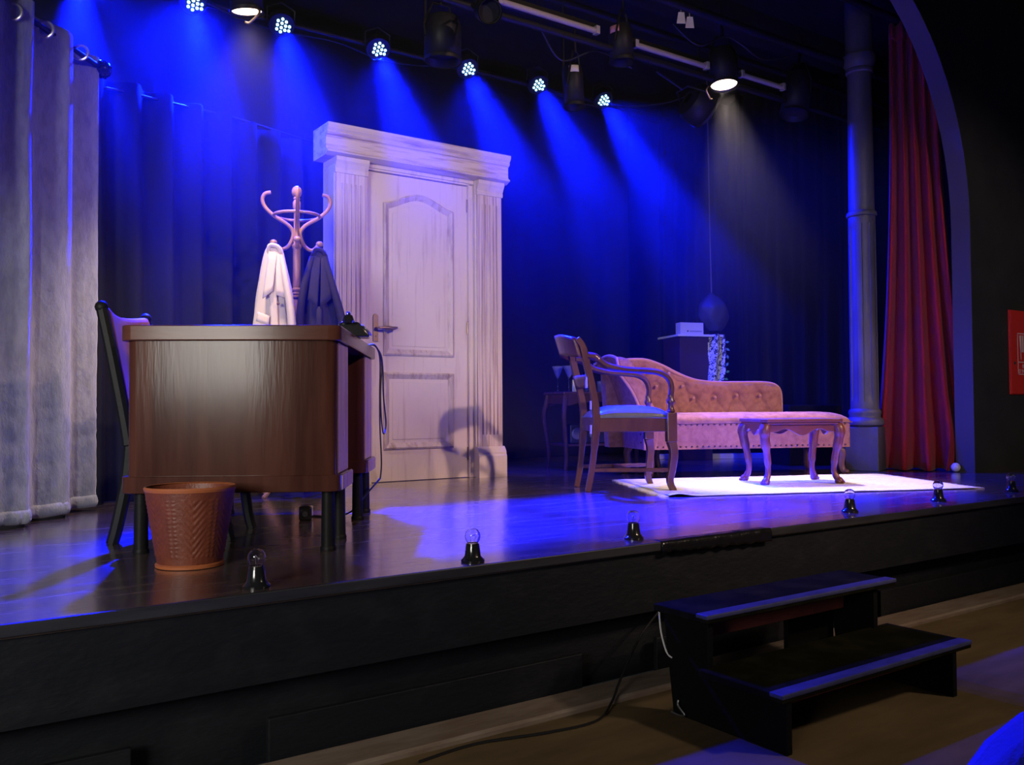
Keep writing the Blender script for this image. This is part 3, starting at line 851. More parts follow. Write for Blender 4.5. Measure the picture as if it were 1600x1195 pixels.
MB().tube([(0.0, -0.03, 0.03), (0.0, -0.036, 0.03)], 0.012, 12).build('socket', RUBBER, pb)

# ------------------------------------------------------------------ desk chair (behind the desk)
dc = thing('desk_chair', 'black framed chair with a brown leather back, behind the desk at far left', 'chair', (0.96, 1.243, ST), rad(-32))
for sy in (-1, 1):
    MB().tube(spline([(-0.25, sy * 0.225, 0.86), (-0.215, sy * 0.225, 0.70), (-0.165, sy * 0.225, 0.45), (-0.15, sy * 0.225, 0.36)], 5), [0.021, 0.024], 8).build('back_post', BLACKPAINT, dc)
    MB().tube(spline([(-0.15, sy * 0.205, 0.40), (-0.16, sy * 0.21, 0.25), (-0.19, sy * 0.218, 0.08), (-0.21, sy * 0.22, 0.0)], 5), [0.024, 0.018, 0.017, 0.022], 8).build('leg', BLACKPAINT, dc)
    MB().tube(spline([(0.16, sy * 0.16, 0.40), (0.165, sy * 0.165, 0.25), (0.182, sy * 0.168, 0.08), (0.20, sy * 0.17, 0.0)], 5), [0.022, 0.016, 0.016, 0.021], 8).build('leg', BLACKPAINT, dc)
    MB().ball((-0.252, sy * 0.225, 0.865), 0.024, 12).build('post_cap', BLACKPAINT, dc)
def bfn(u, v):
    y = -0.215 + 0.43 * u
    z = 0.42 + 0.44 * v - 0.02 * math.cos(PI * (u - 0.5)) + 0.012
    x = -0.16 - 0.085 * v - 0.03 * math.sin(PI * u)
    return (x, y, z)
MB().grid(bfn, 14, 10).build('backrest', BROWNLEATHER, dc, solid=0.035, angle=60, sub=1)
MB().box(-0.17, 0.19, -0.21, 0.21, 0.375, 0.41).build('seat_frame', BLACKPAINT, dc, smooth=False, bevel=0.006)
def dome(u, v):
    x = -0.155 + 0.345 * u; y = -0.205 + 0.41 * v
    return (x, y, 0.41 + 0.04 * (1 - (2 * u - 1) ** 4) * (1 - (2 * v - 1) ** 4))
MB().grid(dome, 12, 12).build('seat', BROWNLEATHER, dc)

# ------------------------------------------------------------------ waste basket
wb = thing('waste_basket', 'brown tooled-leather waste basket standing before the desk', 'basket', (0.775, 0.545, ST))
def wfn(u, v):
    a = 2 * PI * u
    r = 0.098 + 0.037 * v
    sector = (u * 6) % 1.0
    z = 0.012 + 0.228 * v
    e = 0.0
    if 0.10 < v < 0.88:
        if sector < 0.62:
            s_ = abs(sector - 0.31) / 0.31
            e = 0.0014 * math.sin(2 * PI * ((v * 10.0) - s_ * 2.2)) * (1 - s_ ** 6)
        else:
            q = (sector - 0.62) / 0.38
            e = 0.0016 if (abs(q - 0.3) < 0.09 or abs(q - 0.7) < 0.09) and math.sin(v * 110) > -0.2 else 0
    r += e
    return (r * math.cos(a), r * math.sin(a), z)
MB().grid(wfn, 168, 80, closed=True).build('side', BASKET, wb, angle=70)
MB().lathe([(0.130, 0.238), (0.136, 0.236), (0.138, 0.244), (0.135, 0.250), (0.130, 0.248)], 48, cap=False).build('rim', BASKETRIM, wb)
MB().lathe([(0.098, 0.0), (0.103, 0.002), (0.104, 0.010), (0.099, 0.014)], 48).build('base_ring', BASKETRIM, wb)
MB().lathe([(0.128, 0.245), (0.094, 0.02), (0.002, 0.018)], 48, cap=False).build('lining', BASKET, wb)

# ------------------------------------------------------------------ wooden armchair
AC = (3.61, 1.66, ST)
ac = thing('armchair', 'carved walnut armchair with grey leather seat, before the left end of the sofa', 'chair', AC, rad(-28))
for sy in (-1, 1):
    mb = MB()
    mb.tube(spline([(-0.262, sy * 0.165, 0.0), (-0.235, sy * 0.172, 0.15), (-0.215, sy * 0.18, 0.36), (-0.215, sy * 0.182, 0.48), (-0.235, sy * 0.185, 0.60), (-0.272, sy * 0.188, 0.76), (-0.292, sy * 0.19, 0.84), (-0.325, sy * 0.19, 0.885)], 5),
            [0.019] * 8 + [0.024] * 10 + [0.023] * 12 + [0.021] * 6, 4, sq=True)
    mb.build('back_post', CHAIRWOOD, ac, angle=30, bevel=0.004)
    leg = MB()
    leg.tube(spline([(0.213, sy * 0.240, 0.29), (0.226, sy * 0.246, 0.22), (0.214, sy * 0.238, 0.12), (0.205, sy * 0.236, 0.06), (0.226, sy * 0.246, 0.0)], 5), [0.029, 0.030, 0.023, 0.017, 0.019], 4, sq=True)
    lg = leg.build('leg', CHAIRWOOD, ac, angle=30, bevel=0.004)
    MB().box(0.185, 0.243, sy * 0.240 - 0.029, sy * 0.240 + 0.029, 0.285, 0.455).build('leg_block', CHAIRWOOD, lg, smooth=False, bevel=0.005)
    arm = MB()
    arm.tube(spline([(-0.262, sy * 0.188, 0.785), (-0.215, sy * 0.192, 0.775), (-0.15, sy * 0.20, 0.728), (-0.05, sy * 0.212, 0.705), (0.06, sy * 0.224, 0.697), (0.14, sy * 0.232, 0.688), (0.195, sy * 0.238, 0.658), (0.218, sy * 0.240, 0.61), (0.216, sy * 0.240, 0.555)], 5),
             [0.030] * 6 + [0.026] * 8 + [0.022] * 14 + [0.020] * 13, 8, flat=0.8)
    am = arm.build('arm', CHAIRWOOD, ac, angle=50)
    MB().lathe([(0.018, 0.455), (0.026, 0.462), (0.018, 0.475), (0.016, 0.50), (0.024, 0.512), (0.024, 0.524), (0.017, 0.535), (0.018, 0.557)], 14, c=(0.214, sy * 0.240, 0)).build('arm_post', CHAIRWOOD, am)
    MB().tube([(-0.225, sy * 0.175, 0.125), (0.208, sy * 0.237, 0.125)], 0.013, 4, sq=True).build('stretcher', CHAIRWOOD, ac, smooth=False, bevel=0.003)
MB().tube([(-0.02, -0.20, 0.125), (-0.02, 0.20, 0.125)], 0.012, 4, sq=True).build('stretcher', CHAIRWOOD, ac, smooth=False, bevel=0.003)
for sy in (-1, 1):
    MB().prism([(-0.20, sy * 0.188 - 0.011), (0.19, sy * 0.238 - 0.011), (0.19, sy * 0.238 + 0.011), (-0.20, sy * 0.188 + 0.011)], 0.345, 0.425).build('seat_rail', CHAIRWOOD, ac, smooth=False, bevel=0.004)
MB().box(0.20, 0.222, -0.215, 0.215, 0.345, 0.425).build('seat_rail', CHAIRWOOD, ac, smooth=False, bevel=0.004)
MB().box(-0.225, -0.203, -0.165, 0.165, 0.345, 0.425).build('seat_rail', CHAIRWOOD, ac, smooth=False, bevel=0.004)
def seatf(u, v):
    x = -0.222 + 0.452 * u
    hw = 0.185 + 0.05 * u + 0.006
    y = -hw + 2 * hw * v
    e = (1 - abs(2 * u - 1) ** 3.2) * (1 - abs(2 * v - 1) ** 3.2)
    return (x, y, 0.425 + 0.068 * max(0, e) ** 0.55)
MB().grid(seatf, 20, 20).build('seat', GREYLEATHER, ac, angle=80, solid=0.012)
def crest(u, v):
    y = -0.20 + 0.40 * u
    b = 1 - (2 * u - 1) ** 2
    return (-0.300 - 0.075 * b - 0.035 * v, y, 0.775 + 0.02 * b + v * (0.112 + 0.012 * b))
MB().grid(crest, 18, 5).build('crest_rail', CHAIRWOOD, ac, solid=0.022, angle=50)
def brl(z0, h):
    def f(u, v):
        y = -0.185 + 0.37 * u
        b = 1 - (2 * u - 1) ** 2
        return (-0.235 - 0.045 * b - 0.02 * v, y, z0 + h * v)
    return f
MB().grid(brl(0.60, 0.075), 16, 3).build('back_rail', CHAIRWOOD, ac, solid=0.016, angle=50)
MB().box(-0.257, -0.254, -0.202, -0.150, 0.60, 0.70).build('tape_patch', mat('pale tape', (0.55, 0.42, 0.42), 0.7), ac, smooth=False, rotz=0, loc=(-0.012, 0, 0.0))
MB().box(-0.241, -0.238, -0.200, -0.160, 0.475, 0.525).build('tape_patch', mat('pale tape', (0.55, 0.42, 0.42), 0.7), ac, smooth=False, loc=(-0.004, 0, 0))
MB().box(-0.241, -0.238, -0.200, -0.160, 0.335, 0.385).build('tape_patch', mat('pale tape', (0.55, 0.42, 0.42), 0.7), ac, smooth=False, loc=(-0.004, 0, 0))

# ------------------------------------------------------------------ chaise longue
CA = rad(-23.6)
ch = thing('chaise_longue', 'rose velvet chaise longue with buttoned back and rolled left end', 'sofa', (4.208, 2.117, ST), CA)
CL, CD = 1.547, 0.56
mb = MB(); mb.prism(rect_path(CL, CD, 0.02, 3), 0.195, 0.385)
mb.build('base', ROSE, ch, angle=40)
def cush(u, v):
    x = 0.02 + (CL - 0.015) * u
    y = -0.012 + (CD + 0.012) * v
    e = (1 - abs(2 * u - 1) ** 14) * (1 - abs(2 * v - 1) ** 5)
    return (x, y, 0.372 + 0.070 * max(0, e) ** 0.5 + 0.004 * mnoise.noise(Vector((x * 5, y * 5, 0))))
MB().grid(cush, 60, 24).build('seat_cushion', ROSE, ch, angle=80, solid=0.01)
prof = sp2([(-0.13, 0.79), (0.0, 0.828), (0.10, 0.838), (0.20, 0.832), (0.32, 0.79), (0.44, 0.732), (0.575, 0.685), (0.74, 0.668), (0.95, 0.668), (1.14, 0.666), (1.225, 0.645), (1.262, 0.595), (1.268, 0.50)], 5)
Y0, Y1 = 0.475, 0.60
btn = [(0.464, 0.642), (0.367, 0.552), (0.549, 0.552), (0.722, 0.556), (0.897, 0.570), (1.085, 0.569), (0.26, 0.64), (0.16, 0.55), (0.36, 0.735), (0.16, 0.74)]
xs0, xs1 = 0.02, 1.268
def topz(x):
    for (a, b), (c, d) in zip(prof, prof[1:]):
        if a <= x <= c and c > a:
            return b + (d - b) * (x - a) / (c - a)
    return prof[-1][1]
def bk(u, v):
    x = xs0 + (xs1 - xs0) * u
    zt_ = topz(x)
    z = 0.39 + (zt_ - 0.39) * v
    y = Y0 - 0.030 * (1 - abs(2 * v - 1) ** 6) * (1 - abs(2 * u - 1) ** 16)
    for bx, bz in btn:
        d = math.hypot(x - bx, z - bz)
        y += 0.036 * math.exp(-(d / 0.032) ** 2) + 0.026 * math.exp(-(d / 0.085) ** 2)
    # diamond creases between buttons
    for (ax, az), (cx_, cz_) in ((btn[0], btn[1]), (btn[0], btn[2]), (btn[1], (0.30, 0.42)), (btn[1], (0.45, 0.42)), (btn[2], (0.48, 0.42)), (btn[2], (0.64, 0.42)), (btn[3], (0.64, 0.42)), (btn[3], (0.81, 0.42)), (btn[4], (0.81, 0.42)), (btn[4], (0.99, 0.42)), (btn[5], (0.99, 0.42)), (btn[5], (1.17, 0.42)), (btn[0], btn[8])):
        L2 = (cx_ - ax) ** 2 + (cz_ - az) ** 2
        t = max(0, min(1, ((x - ax) * (cx_ - ax) + (z - az) * (cz_ - az)) / L2))
        d = math.hypot(x - ax - t * (cx_ - ax), z - az - t * (cz_ - az))
        y += 0.018 * math.exp(-(d / 0.012) ** 2) * (1 - 0.6 * t)
    return (x, y, z)
bkr = MB()
bkr.grid(bk, 130, 56)
bo = bkr.build('backrest', ROSE, ch, angle=80)
mb = MB(); mb.prism([(-0.10, 0.195)] + [p for p in prof] + [(1.268, 0.195)], Y0 + 0.015, Y1, 'y')
mb.build('back_panel', ROSE, bo, angle=40)
mb = MB(); mb.tube([(x, Y0 + 0.012, z) for x, z in prof if x > -0.05] + [(1.268, Y0 + 0.012, 0.43)], 0.013, 8)
mb.build('piping', ROSEBTN, bo)
mb = MB()
tp_ = [(x, z) for x, z in prof]
for (a, b), (c, d) in zip(tp_, tp_[1:]):
    pass
mb.grid(lambda u, v: (lambda p: (p[0], Y0 + 0.01 + (Y1 - Y0) * v, p[1] + 0.012 * math.sin(PI * v)))(prof[min(int(u * (len(prof) - 1) + 0.5), len(prof) - 1)]), len(prof) - 1, 6)
mb.build('top_roll', ROSE, bo, angle=80)
for bx, bz in btn[:9]:
    yb = Y0 - 0.006
    MB().ball((bx, yb, bz), 0.013, 10, M=None).build('button', ROSEBTN, bo)
# rolled left end: panel leaning outward with an arched top
def endp(t):      # outline across the depth: v -> height
    return 0.30 + 0.0 * t
def end_out(u, v):
    y = -0.005 + 0.605 * u
    ztop = 0.80 + 0.045 * math.sin(PI * min(1, u * 1.05)) - 0.10 * max(0, (0.12 - u)) / 0.12
    z = 0.195 + (ztop - 0.195) * v
    x = 0.0 - 0.02 * v - 0.15 * v ** 3
    return (x, y, z)
def end_in(u, v):
    x, y, z = end_out(u, v)
    q = 0.085 + 0.05 * math.sin(PI * v) * (1 - v)
    return (x + q, y, z)
eg = MB()
N1, N2 = 24, 20
A = [[eg.bm.verts.new(end_out(i / N1, j / N2)) for j in range(N2 + 1)] for i in range(N1 + 1)]
B = [[eg.bm.verts.new(end_in(i / N1, j / N2)) for j in range(N2 + 1)] for i in range(N1 + 1)]
for i in range(N1):
    for j in range(N2):
        eg.bm.faces.new([A[i][j], A[i][j + 1], A[i + 1][j + 1], A[i + 1][j]])
        eg.bm.faces.new([B[i][j], B[i + 1][j], B[i + 1][j + 1], B[i][j + 1]])
    eg.bm.faces.new([A[i][N2], B[i][N2], B[i + 1][N2], A[i + 1][N2]])
    eg.bm.faces.new([A[i][0], A[i + 1][0], B[i + 1][0], B[i][0]])
for j in range(N2):
    eg.bm.faces.new([A[0][j], B[0][j], B[0][j + 1], A[0][j + 1]])
    eg.bm.faces.new([A[N1][j], A[N1][j + 1], B[N1][j + 1], B[N1][j]])
ep = eg.build('rolled_end', ROSE, ch, angle=50, bevel=0.018, bseg=3)
mb = MB(); mb.tube([Vector(end_out(0, j / 16)) + Vector((-0.004, -0.006, 0)) for j in range(17)] + [Vector(end_out(i / 24, 1)) + Vector((-0.004, 0, 0.006)) for i in range(1, 25)], 0.010, 8)
mb.build('piping', ROSEBTN, ep)
sm = None
def studs(pts, axis, parent):
    global sm
    for p in pts:
        if sm is None:
            o = MB().ball((0, 0, 0), 0.0085, 8, 0.8).build('stud', STUD, parent)
            sm = o
        else:
            o = sm.copy(); COL.objects.link(o); o.parent = parent
        o.location = p
base_o = [o for o in ch.children if o.name.startswith('base')][0]
studs([(0.09 + 0.0415 * k, -0.001, 0.212) for k in range(35)], 'y', base_o)
studs([(0.09 + 0.0415 * k, -0.001, 0.362) for k in range(35)], 'y', base_o)
studs([Vector(end_out(0.13, 0.08 + 0.092 * k)) + Vector((-0.002, 0, 0)) for k in range(10)], 'x', ep)
for x, y in ((0.06, 0.05), (1.485, 0.05), (0.06, 0.51), (1.485, 0.51)):
    s_ = 1 if x > 0.7 else -1
    f_ = -1 if y < 0.3 else 1
    lg = MB().tube(spline([(x, y, 0.198), (x + s_ * 0.012, y + f_ * 0.012, 0.15), (x + s_ * 0.006, y + f_ * 0.006, 0.08), (x + s_ * 0.014, y + f_ * 0.014, 0.03), (x + s_ * 0.03, y + f_ * 0.03, 0.016)], 5), [0.030, 0.030, 0.018, 0.018, 0.022], 8).build('leg', DARKWOOD, ch)
    MB().ball((x + s_ * 0.03, y + f_ * 0.03, 0.0185), 0.024, 10, 0.75).build('paw_foot', DARKWOOD, lg)

# ------------------------------------------------------------------ coffee table
ct = thing('coffee_table', 'small mahogany coffee table with cabriole legs, on the white rug', 'table', (4.67, 1.282, ST + 0.006), rad(-26.5))
tx, ty = 0.268, 0.195
tpz = 0.405
tp = [(-tx, -ty + 0.03), (-tx + 0.03, -ty), (tx - 0.03, -ty), (tx, -ty + 0.03), (tx, ty - 0.03), (tx - 0.03, ty), (-tx + 0.03, ty), (-tx, ty - 0.03)]
MB().prism(tp, 0.383, tpz).build('table_top', TABLEWOOD, ct, smooth=False, bevel=0.004, bseg=3)
MB().prism([(p[0] * 0.96, p[1] * 0.95) for p in tp], 0.370, 0.383).build('top_moulding', TABLEWOOD, ct, smooth=False, bevel=0.003)
def apron(l, axis, off):
    n = 24
    pts = [(-l, 0.372)] 
    low = []
    for k in range(n + 1):
        t = -1 + 2 * k / n
        z = 0.325 - 0.018 * math.cos(PI * t * 2.0) * (1 if abs(t) < 0.75 else 0.4) + 0.010 * abs(t)
        low.append((t * l, z - 0.006))
    pts = [(l, 0.372), (-l, 0.372)] + low
    return MB().prism(pts, off - 0.009, off + 0.009, axis)
for s_ in (-1, 1):
    apron(0.215, 'y', s_ * 0.160).build('apron', TABLEWOOD, ct, smooth=False, bevel=0.002)
    apron(0.14, 'x', s_ * 0.235).build('apron', TABLEWOOD, ct, smooth=False, bevel=0.002)
for sx in (-1, 1):
    for sy in (-1, 1):
        d = Vector((sx * 0.8, sy * 0.6, 0))
        c = Vector((sx * 0.222, sy * 0.147, 0))
        pth = spline([c + Vector((0, 0, 0.375)), c + d * 0.028 + Vector((0, 0, 0.335)), c + d * 0.022 + Vector((0, 0, 0.27)), c + d * 0.0 + Vector((0, 0, 0.17)), c + d * -0.008 + Vector((0, 0, 0.085)), c + d * 0.008 + Vector((0, 0, 0.04)), c + d * 0.028 + Vector((0, 0, 0.012))], 5)
        lg = MB().tube(pth, [0.030] * 3 + [0.034] * 5 + [0.029] * 5 + [0.022] * 5 + [0.017] * 5 + [0.020] * 4 + [0.026] * 4, 8).build('leg', TABLEWOOD, ct, angle=60)
        ft = MB()
        ft.ball(c + d * 0.026 + Vector((0, 0, 0.0185)), 0.0255, 10, 0.72)
        for q in (-1, 0, 1):
            e = Vector((-d.y, d.x, 0)) * q * 0.014
            ft.ball(c + d * 0.046 + e + Vector((0, 0, 0.012)), 0.0095, 8)
        ft.build('claw_foot', TABLEWOOD, lg, angle=60)

# ------------------------------------------------------------------ rug
rg = thing('rug', 'white woven cotton rug under the coffee table', 'rug', (3.445, 1.129, ST), rad(-23.4))
def rugf(u, v):
    x = 1.91 * u + 0.012 * mnoise.noise(Vector((v * 9, 1, 0))) * (1 if u > 0.9 or u < 0.1 else 0) + 0.10 * v * 0.9
    y = 1.13 * v + 0.012 * mnoise.noise(Vector((u * 14, 4, 0))) * (1 if v > 0.95 or v < 0.05 else 0)
    z = 0.004 + 0.003 * (0.5 + 0.5 * math.sin(v * 2 * PI * 34)) + 0.004 * max(0, mnoise.noise(Vector((u * 6, v * 5, 2))))
    d = math.hypot((u - 0.03) * 1.9, (v - 0.02) * 1.1)
    z += 0.014 * math.exp(-(d / 0.06) ** 2)
    return (x, y, z)
mb = MB(); mb.grid(rugf, 120, 160)
mb.build('weave', RUG, rg, angle=80, solid=0.004)
fr_ = MB()
for k in range(70):
    t = k / 69
    for u_, sgn in ((0.0, -1), (1.0, 1)):
        p = Vector(rugf(u_, t)); p.z = 0.004
        a = random.uniform(-0.012, 0.012)
        fr_.tube([p, p + Vector((sgn * 0.02, a * 0.5, 0.001)), p + Vector((sgn * random.uniform(0.03, 0.05), a, -0.0005))], 0.0022, 4)
fo = fr_.build('fringe', RUG, rg)
fo['kind'] = 'stuff'

# ------------------------------------------------------------------ side table with glasses
sd = thing('side_table', 'dark wooden side table with cabriole legs and lower shelf, left of the sofa', 'table', (4.295, 3.09, ST), rad(-15))
tw, td, th = 0.80, 0.36, 0.61
MB().box(-0.03, tw + 0.03, -0.03, td + 0.03, th - 0.02, th).build('table_top', DARKWOOD, sd, smooth=False, bevel=0.005)
for y in (0.0, td):
    pts = [(0.0, th - 0.02), (0.0, 0.50)] + [(0.04 + (tw - 0.08) * k / 16, 0.505 + 0.03 * math.sin(PI * k / 16) ** 0.5) for k in range(17)] + [(tw, 0.50), (tw, th - 0.02)]
    MB().prism(pts, y - 0.01, y + 0.01, 'y').build('apron', DARKWOOD, sd, smooth=False)
for x in (0.0, tw):
    MB().box(x - 0.01, x + 0.01, 0.0, td, 0.515, th - 0.02).build('apron', DARKWOOD, sd, smooth=False)
for x, sx in ((0.0, -1), (tw, 1)):
    for y, sy in ((0.0, -1), (td, 1)):
        MB().tube(spline([(x, y, 0.59), (x + sx * 0.012, y + sy * 0.012, 0.52), (x + sx * 0.028, y + sy * 0.028, 0.42), (x + sx * 0.012, y + sy * 0.012, 0.25), (x, y, 0.10), (x + sx * 0.010, y + sy * 0.010, 0.0)], 5), [0.022, 0.024, 0.022, 0.016, 0.012, 0.014], 8).build('leg', DARKWOOD, sd)
MB().box(0.0, tw, 0.0, td, 0.185, 0.203).build('shelf', DARKWOOD, sd, smooth=False, bevel=0.003)
SDM = Matrix.Translation((4.295, 3.09, ST)) @ Matrix.Rotation(rad(-15), 4, 'Z')
def sdp(x, y, z): return SDM @ Vector((x, y, z))
def martini(label, x, y):
    g = thing('martini_glass', label, 'glass', sdp(x, y, th), group='martini glasses on the side table')
    MB().lathe([(0.034, 0.0), (0.034, 0.003), (0.006, 0.008), (0.0045, 0.02), (0.0045, 0.10), (0.008, 0.112)], 18).build('stem', GLASS, g)
    MB().lathe([(0.006, 0.108), (0.012, 0.118), (0.022, 0.135), (0.040, 0.185), (0.046, 0.205), (0.044, 0.205), (0.037, 0.185), (0.018, 0.138), (0.003, 0.118)], 20).build('bowl', BLUELIQ, g)
martini('blue-lit martini glass at the left corner of the side table', 0.005, 0.17)
martini('blue-lit martini glass leaning nearest the pale card on the side table', 0.055, 0.06)
fc = thing('pale_box', 'small pale box with dark marks on the side table, right of the martini glasses', 'box', sdp(0.115, 0.04, th), rad(-15))
MB().box(-0.04, 0.045, -0.012, 0.012, 0, 0.098).build('carton', PALECARD, fc, smooth=False, bevel=0.006)
for x in (-0.012, 0.006, 0.02):
    MB().box(x - 0.003, x + 0.003, -0.0135, -0.012, 0.035, 0.08).build('print_mark', GREYINK, fc, smooth=False)
def tumbler(label, x, y, r=0.03, h=0.085):
    g = MB().lathe([(r * 0.8, 0), (r * 0.85, 0.004), (r, h), (r * 0.92, h), (r * 0.74, 0.012), (0.001, 0.012)], 16).build('tumbler', BLUELIQ)
    g.location = sdp(x, y, th)
    tag(g, label, 'glass', 'tumblers on the side table')
tumbler('short tumbler on the side table in front of the pale box', 0.12, -0.005, 0.03, 0.06)
tumbler('short tumbler half hidden behind the armchair back on the side table', 0.185, 0.03, 0.026, 0.055)
tumbler('tumbler on the side table just right of the armchair back', 0.335, 0.08, 0.028, 0.085)
tumbler('tumbler on the side table nearest the rolled end of the sofa', 0.43, 0.05, 0.026, 0.08)
bt = thing('bottle', 'pale-labelled bottle on the side table behind the armchair back', 'bottle', sdp(0.215, 0.12, th))
MB().lathe([(0.028, 0), (0.03, 0.01), (0.03, 0.13), (0.012, 0.165), (0.011, 0.20), (0.014, 0.202), (0.014, 0.212)], 16).build('glass', GLASS, bt)
MB().lathe([(0.0305, 0.03), (0.0305, 0.11)], 16, cap=False).build('paper_label', PALECARD, bt)
rd = thing('radio', 'dark radio with round dials on the lower shelf of the side table', 'radio', sdp(0.30, 0.15, 0.2035), rad(-15))
MB().box(-0.24, 0.24, -0.09, 0.09, 0, 0.15).build('case', mat('dark radio case', (0.03, 0.028, 0.03), 0.4), rd, smooth=False, bevel=0.01)
for x in (-0.18, -0.03, 0.16):
    MB().lathe([(0.046, 0), (0.046, 0.006), (0.040, 0.008), (0.038, 0.003)], 24, M=Matrix.Translation((x, -0.09, 0.078)) @ Matrix.Rotation(rad(90), 4, 'X')).build('dial_ring', STEEL, rd)

# ------------------------------------------------------------------ props upstage right
pc = thing('prop_cabinet', 'tall dark cabinet with a pale-edged top, behind the sofa back', 'cabinet', (6.14, 3.58, ST), rad(-20))
MB().box(-0.16, 0.16, -0.18, 0.18, 0, 1.13).build('body', MAGENTA, pc, smooth=False, bevel=0.004)
MB().box(-0.20, 0.28, -0.22, 0.22, 1.132, 1.152).build('shelf_top', PLASTER, pc, smooth=False, bevel=0.003)
bx = thing('carton', 'pale long carton with a dark dot and line, on top of the tall cabinet', 'box', (6.09, 3.50, ST + 1.1525), rad(-20))
MB().box(-0.115, 0.12, -0.05, 0.05, 0, 0.115).build('box', PALECARD, bx, smooth=False, bevel=0.002)
MB().lathe([(0.008, 0), (0.008, 0.001)], 12, M=Matrix.Translation((-0.04, -0.05, 0.035)) @ Matrix.Rotation(rad(90), 4, 'X')).build('print_dot', GREYINK, bx)
MB().box(-0.02, 0.10, -0.0512, -0.0501, 0.028, 0.040).build('print_line', mat('grey print', (0.3, 0.3, 0.3), 0.8), bx, smooth=False)
fl = thing('floral_cloth', 'black and white floral cloth hanging from the right end of the cabinet top', 'cloth', (6.26, 3.33, ST))
def ff(u, v):
    t = 1 - v
    bend = -0.05 * max(0, t - 0.55) / 0.45
    wd_ = 0.155 - 0.03 * t
    x = bend + wd_ * (u - 0.5) + 0.012 * mnoise.noise(Vector((u * 3, t * 6, 1)))
    y = -0.02 + 0.03 * math.sin(u * PI * 3 + t * 3) - 0.02 * t
    return (x, y, 1.155 - 0.62 * t)
MB().grid(ff, 22, 36).build('cloth', FLORAL, fl, angle=80, solid=0.01, rotz=rad(-30))
for q in range(7):
    t = 0.12 + q * 0.11
    c = Vector(ff(1.0, 1 - t))
    M = Matrix.Rotation(rad(-30), 4, 'Z') @ Matrix.Translation(c + Vector((0.01, -0.03, 0))) @ Matrix.Rotation(rad(40 * q), 4, 'Y')
    MB().prism([(-0.02, 0), (0, 0.012), (0.022, 0.002), (0.0, -0.012)], -0.002, 0.002, 'y', M=M).build('leaf', GREENLEAF if q > 3 else mat('teal leaf', (0.10, 0.30, 0.26), 0.6), fl, smooth=False)
bg = thing('hanging_bag', 'dark cloth bag hanging on a cord above the floral cloth', 'bag', (6.36, 3.45, ST))
def bagf(u, v):
    a = 2 * PI * u
    z = 1.20 + 0.36 * v
    r = 0.115 * (math.sin(PI * min(1, 0.06 + v * 0.97)) ** 0.7) + 0.012
    r *= 1 + 0.12 * mnoise.noise(Vector((math.cos(a) * 2, math.sin(a) * 2, v * 4)))
    return (r * 1.25 * math.cos(a) + 0.05 * (0.5 - v), r * math.sin(a), z)
MB().grid(bagf, 32, 20, closed=True).build('sack', mat('dark grey nylon', (0.04, 0.04, 0.05), 0.6, bump=0.4, bscale=(20, 20, 20)), bg, angle=80)
MB().tube([(-0.02, 0, 1.55), (-0.03, 0, 2.05), (-0.05, 0, 3.6)], 0.006, 6).build('cord', mat('grey cord', (0.14, 0.12, 0.13), 0.8), bg)
fcse = thing('flight_case', 'black flight case on the deck behind the right end of the sofa', 'case', (6.32, 2.42, ST), rad(-20))
MB().box(-0.25, 0.25, -0.17, 0.17, 0.0, 0.50).build('body', BLACKPAINT, fcse, smooth=False, bevel=0.012)
MB().box(-0.255, 0.255, -0.175, 0.175, 0.40, 0.412).build('lid_seam', BLACKMETAL, fcse, smooth=False)
MB().box(-0.05, 0.05, -0.185, -0.17, 0.22, 0.25).build('grip', STEEL, fcse, smooth=False, bevel=0.004)
tag(MB().box(-0.52, 0.52, -0.03, 0.03, 0, 0.05).build('pale_batten', PLASTER, smooth=False, bevel=0.004, loc=(6.30, 3.42, ST), rotz=rad(-30)), 'pale batten lying on the deck seen beneath the sofa', 'batten')

# ------------------------------------------------------------------ footlight bulbs
def footlight(label, x, y, rz):
    t = thing('footlight', label, 'bulb', (x, y, ST), rz, 'footlight bulbs along the stage edge')
    MB().lathe([(0.037, 0), (0.038, 0.007), (0.031, 0.013), (0.026, 0.020), (0.0215, 0.052), (0.0205, 0.059), (0.014, 0.059)], 22).build('holder', BLACKPLASTIC, t)
    MB().lathe([(0.013, 0.057), (0.017, 0.062), (0.0225, 0.071), (0.0245, 0.081), (0.0225, 0.092), (0.016, 0.101), (0.008, 0.105), (0.001, 0.1058)], 24, cap=False).build('bulb', GLASS, t, solid=0.0012)
    MB().tube(spline([(-0.004, 0, 0.058), (-0.010, 0, 0.078), (-0.004, 0.004, 0.086), (0.004, -0.004, 0.080), (0.010, 0, 0.086), (0.004, 0, 0.058)], 4), 0.0007, 5).build('filament', STEEL, t)
fl_pos = [(0.826, 0.075), (1.518, 0.062), (2.259, 0.120), (3.617, 0.141), (4.377, 0.150), (5.177, 0.177)]
fl_lab = ['round clear footlight bulb on a black holder, by the waste basket',
          'round clear footlight bulb on the stage edge before the white door',
          'round clear footlight bulb on the stage edge just left of the black tape',
          'round clear footlight bulb above the steps, before the coffee table',
          'round clear footlight bulb before the right end of the rug',
          'round clear footlight bulb at the far right, under the red cabinet']
for (x, y), lb in zip(fl_pos, fl_lab):
    footlight(lb, x, y, random.uniform(0, 3))

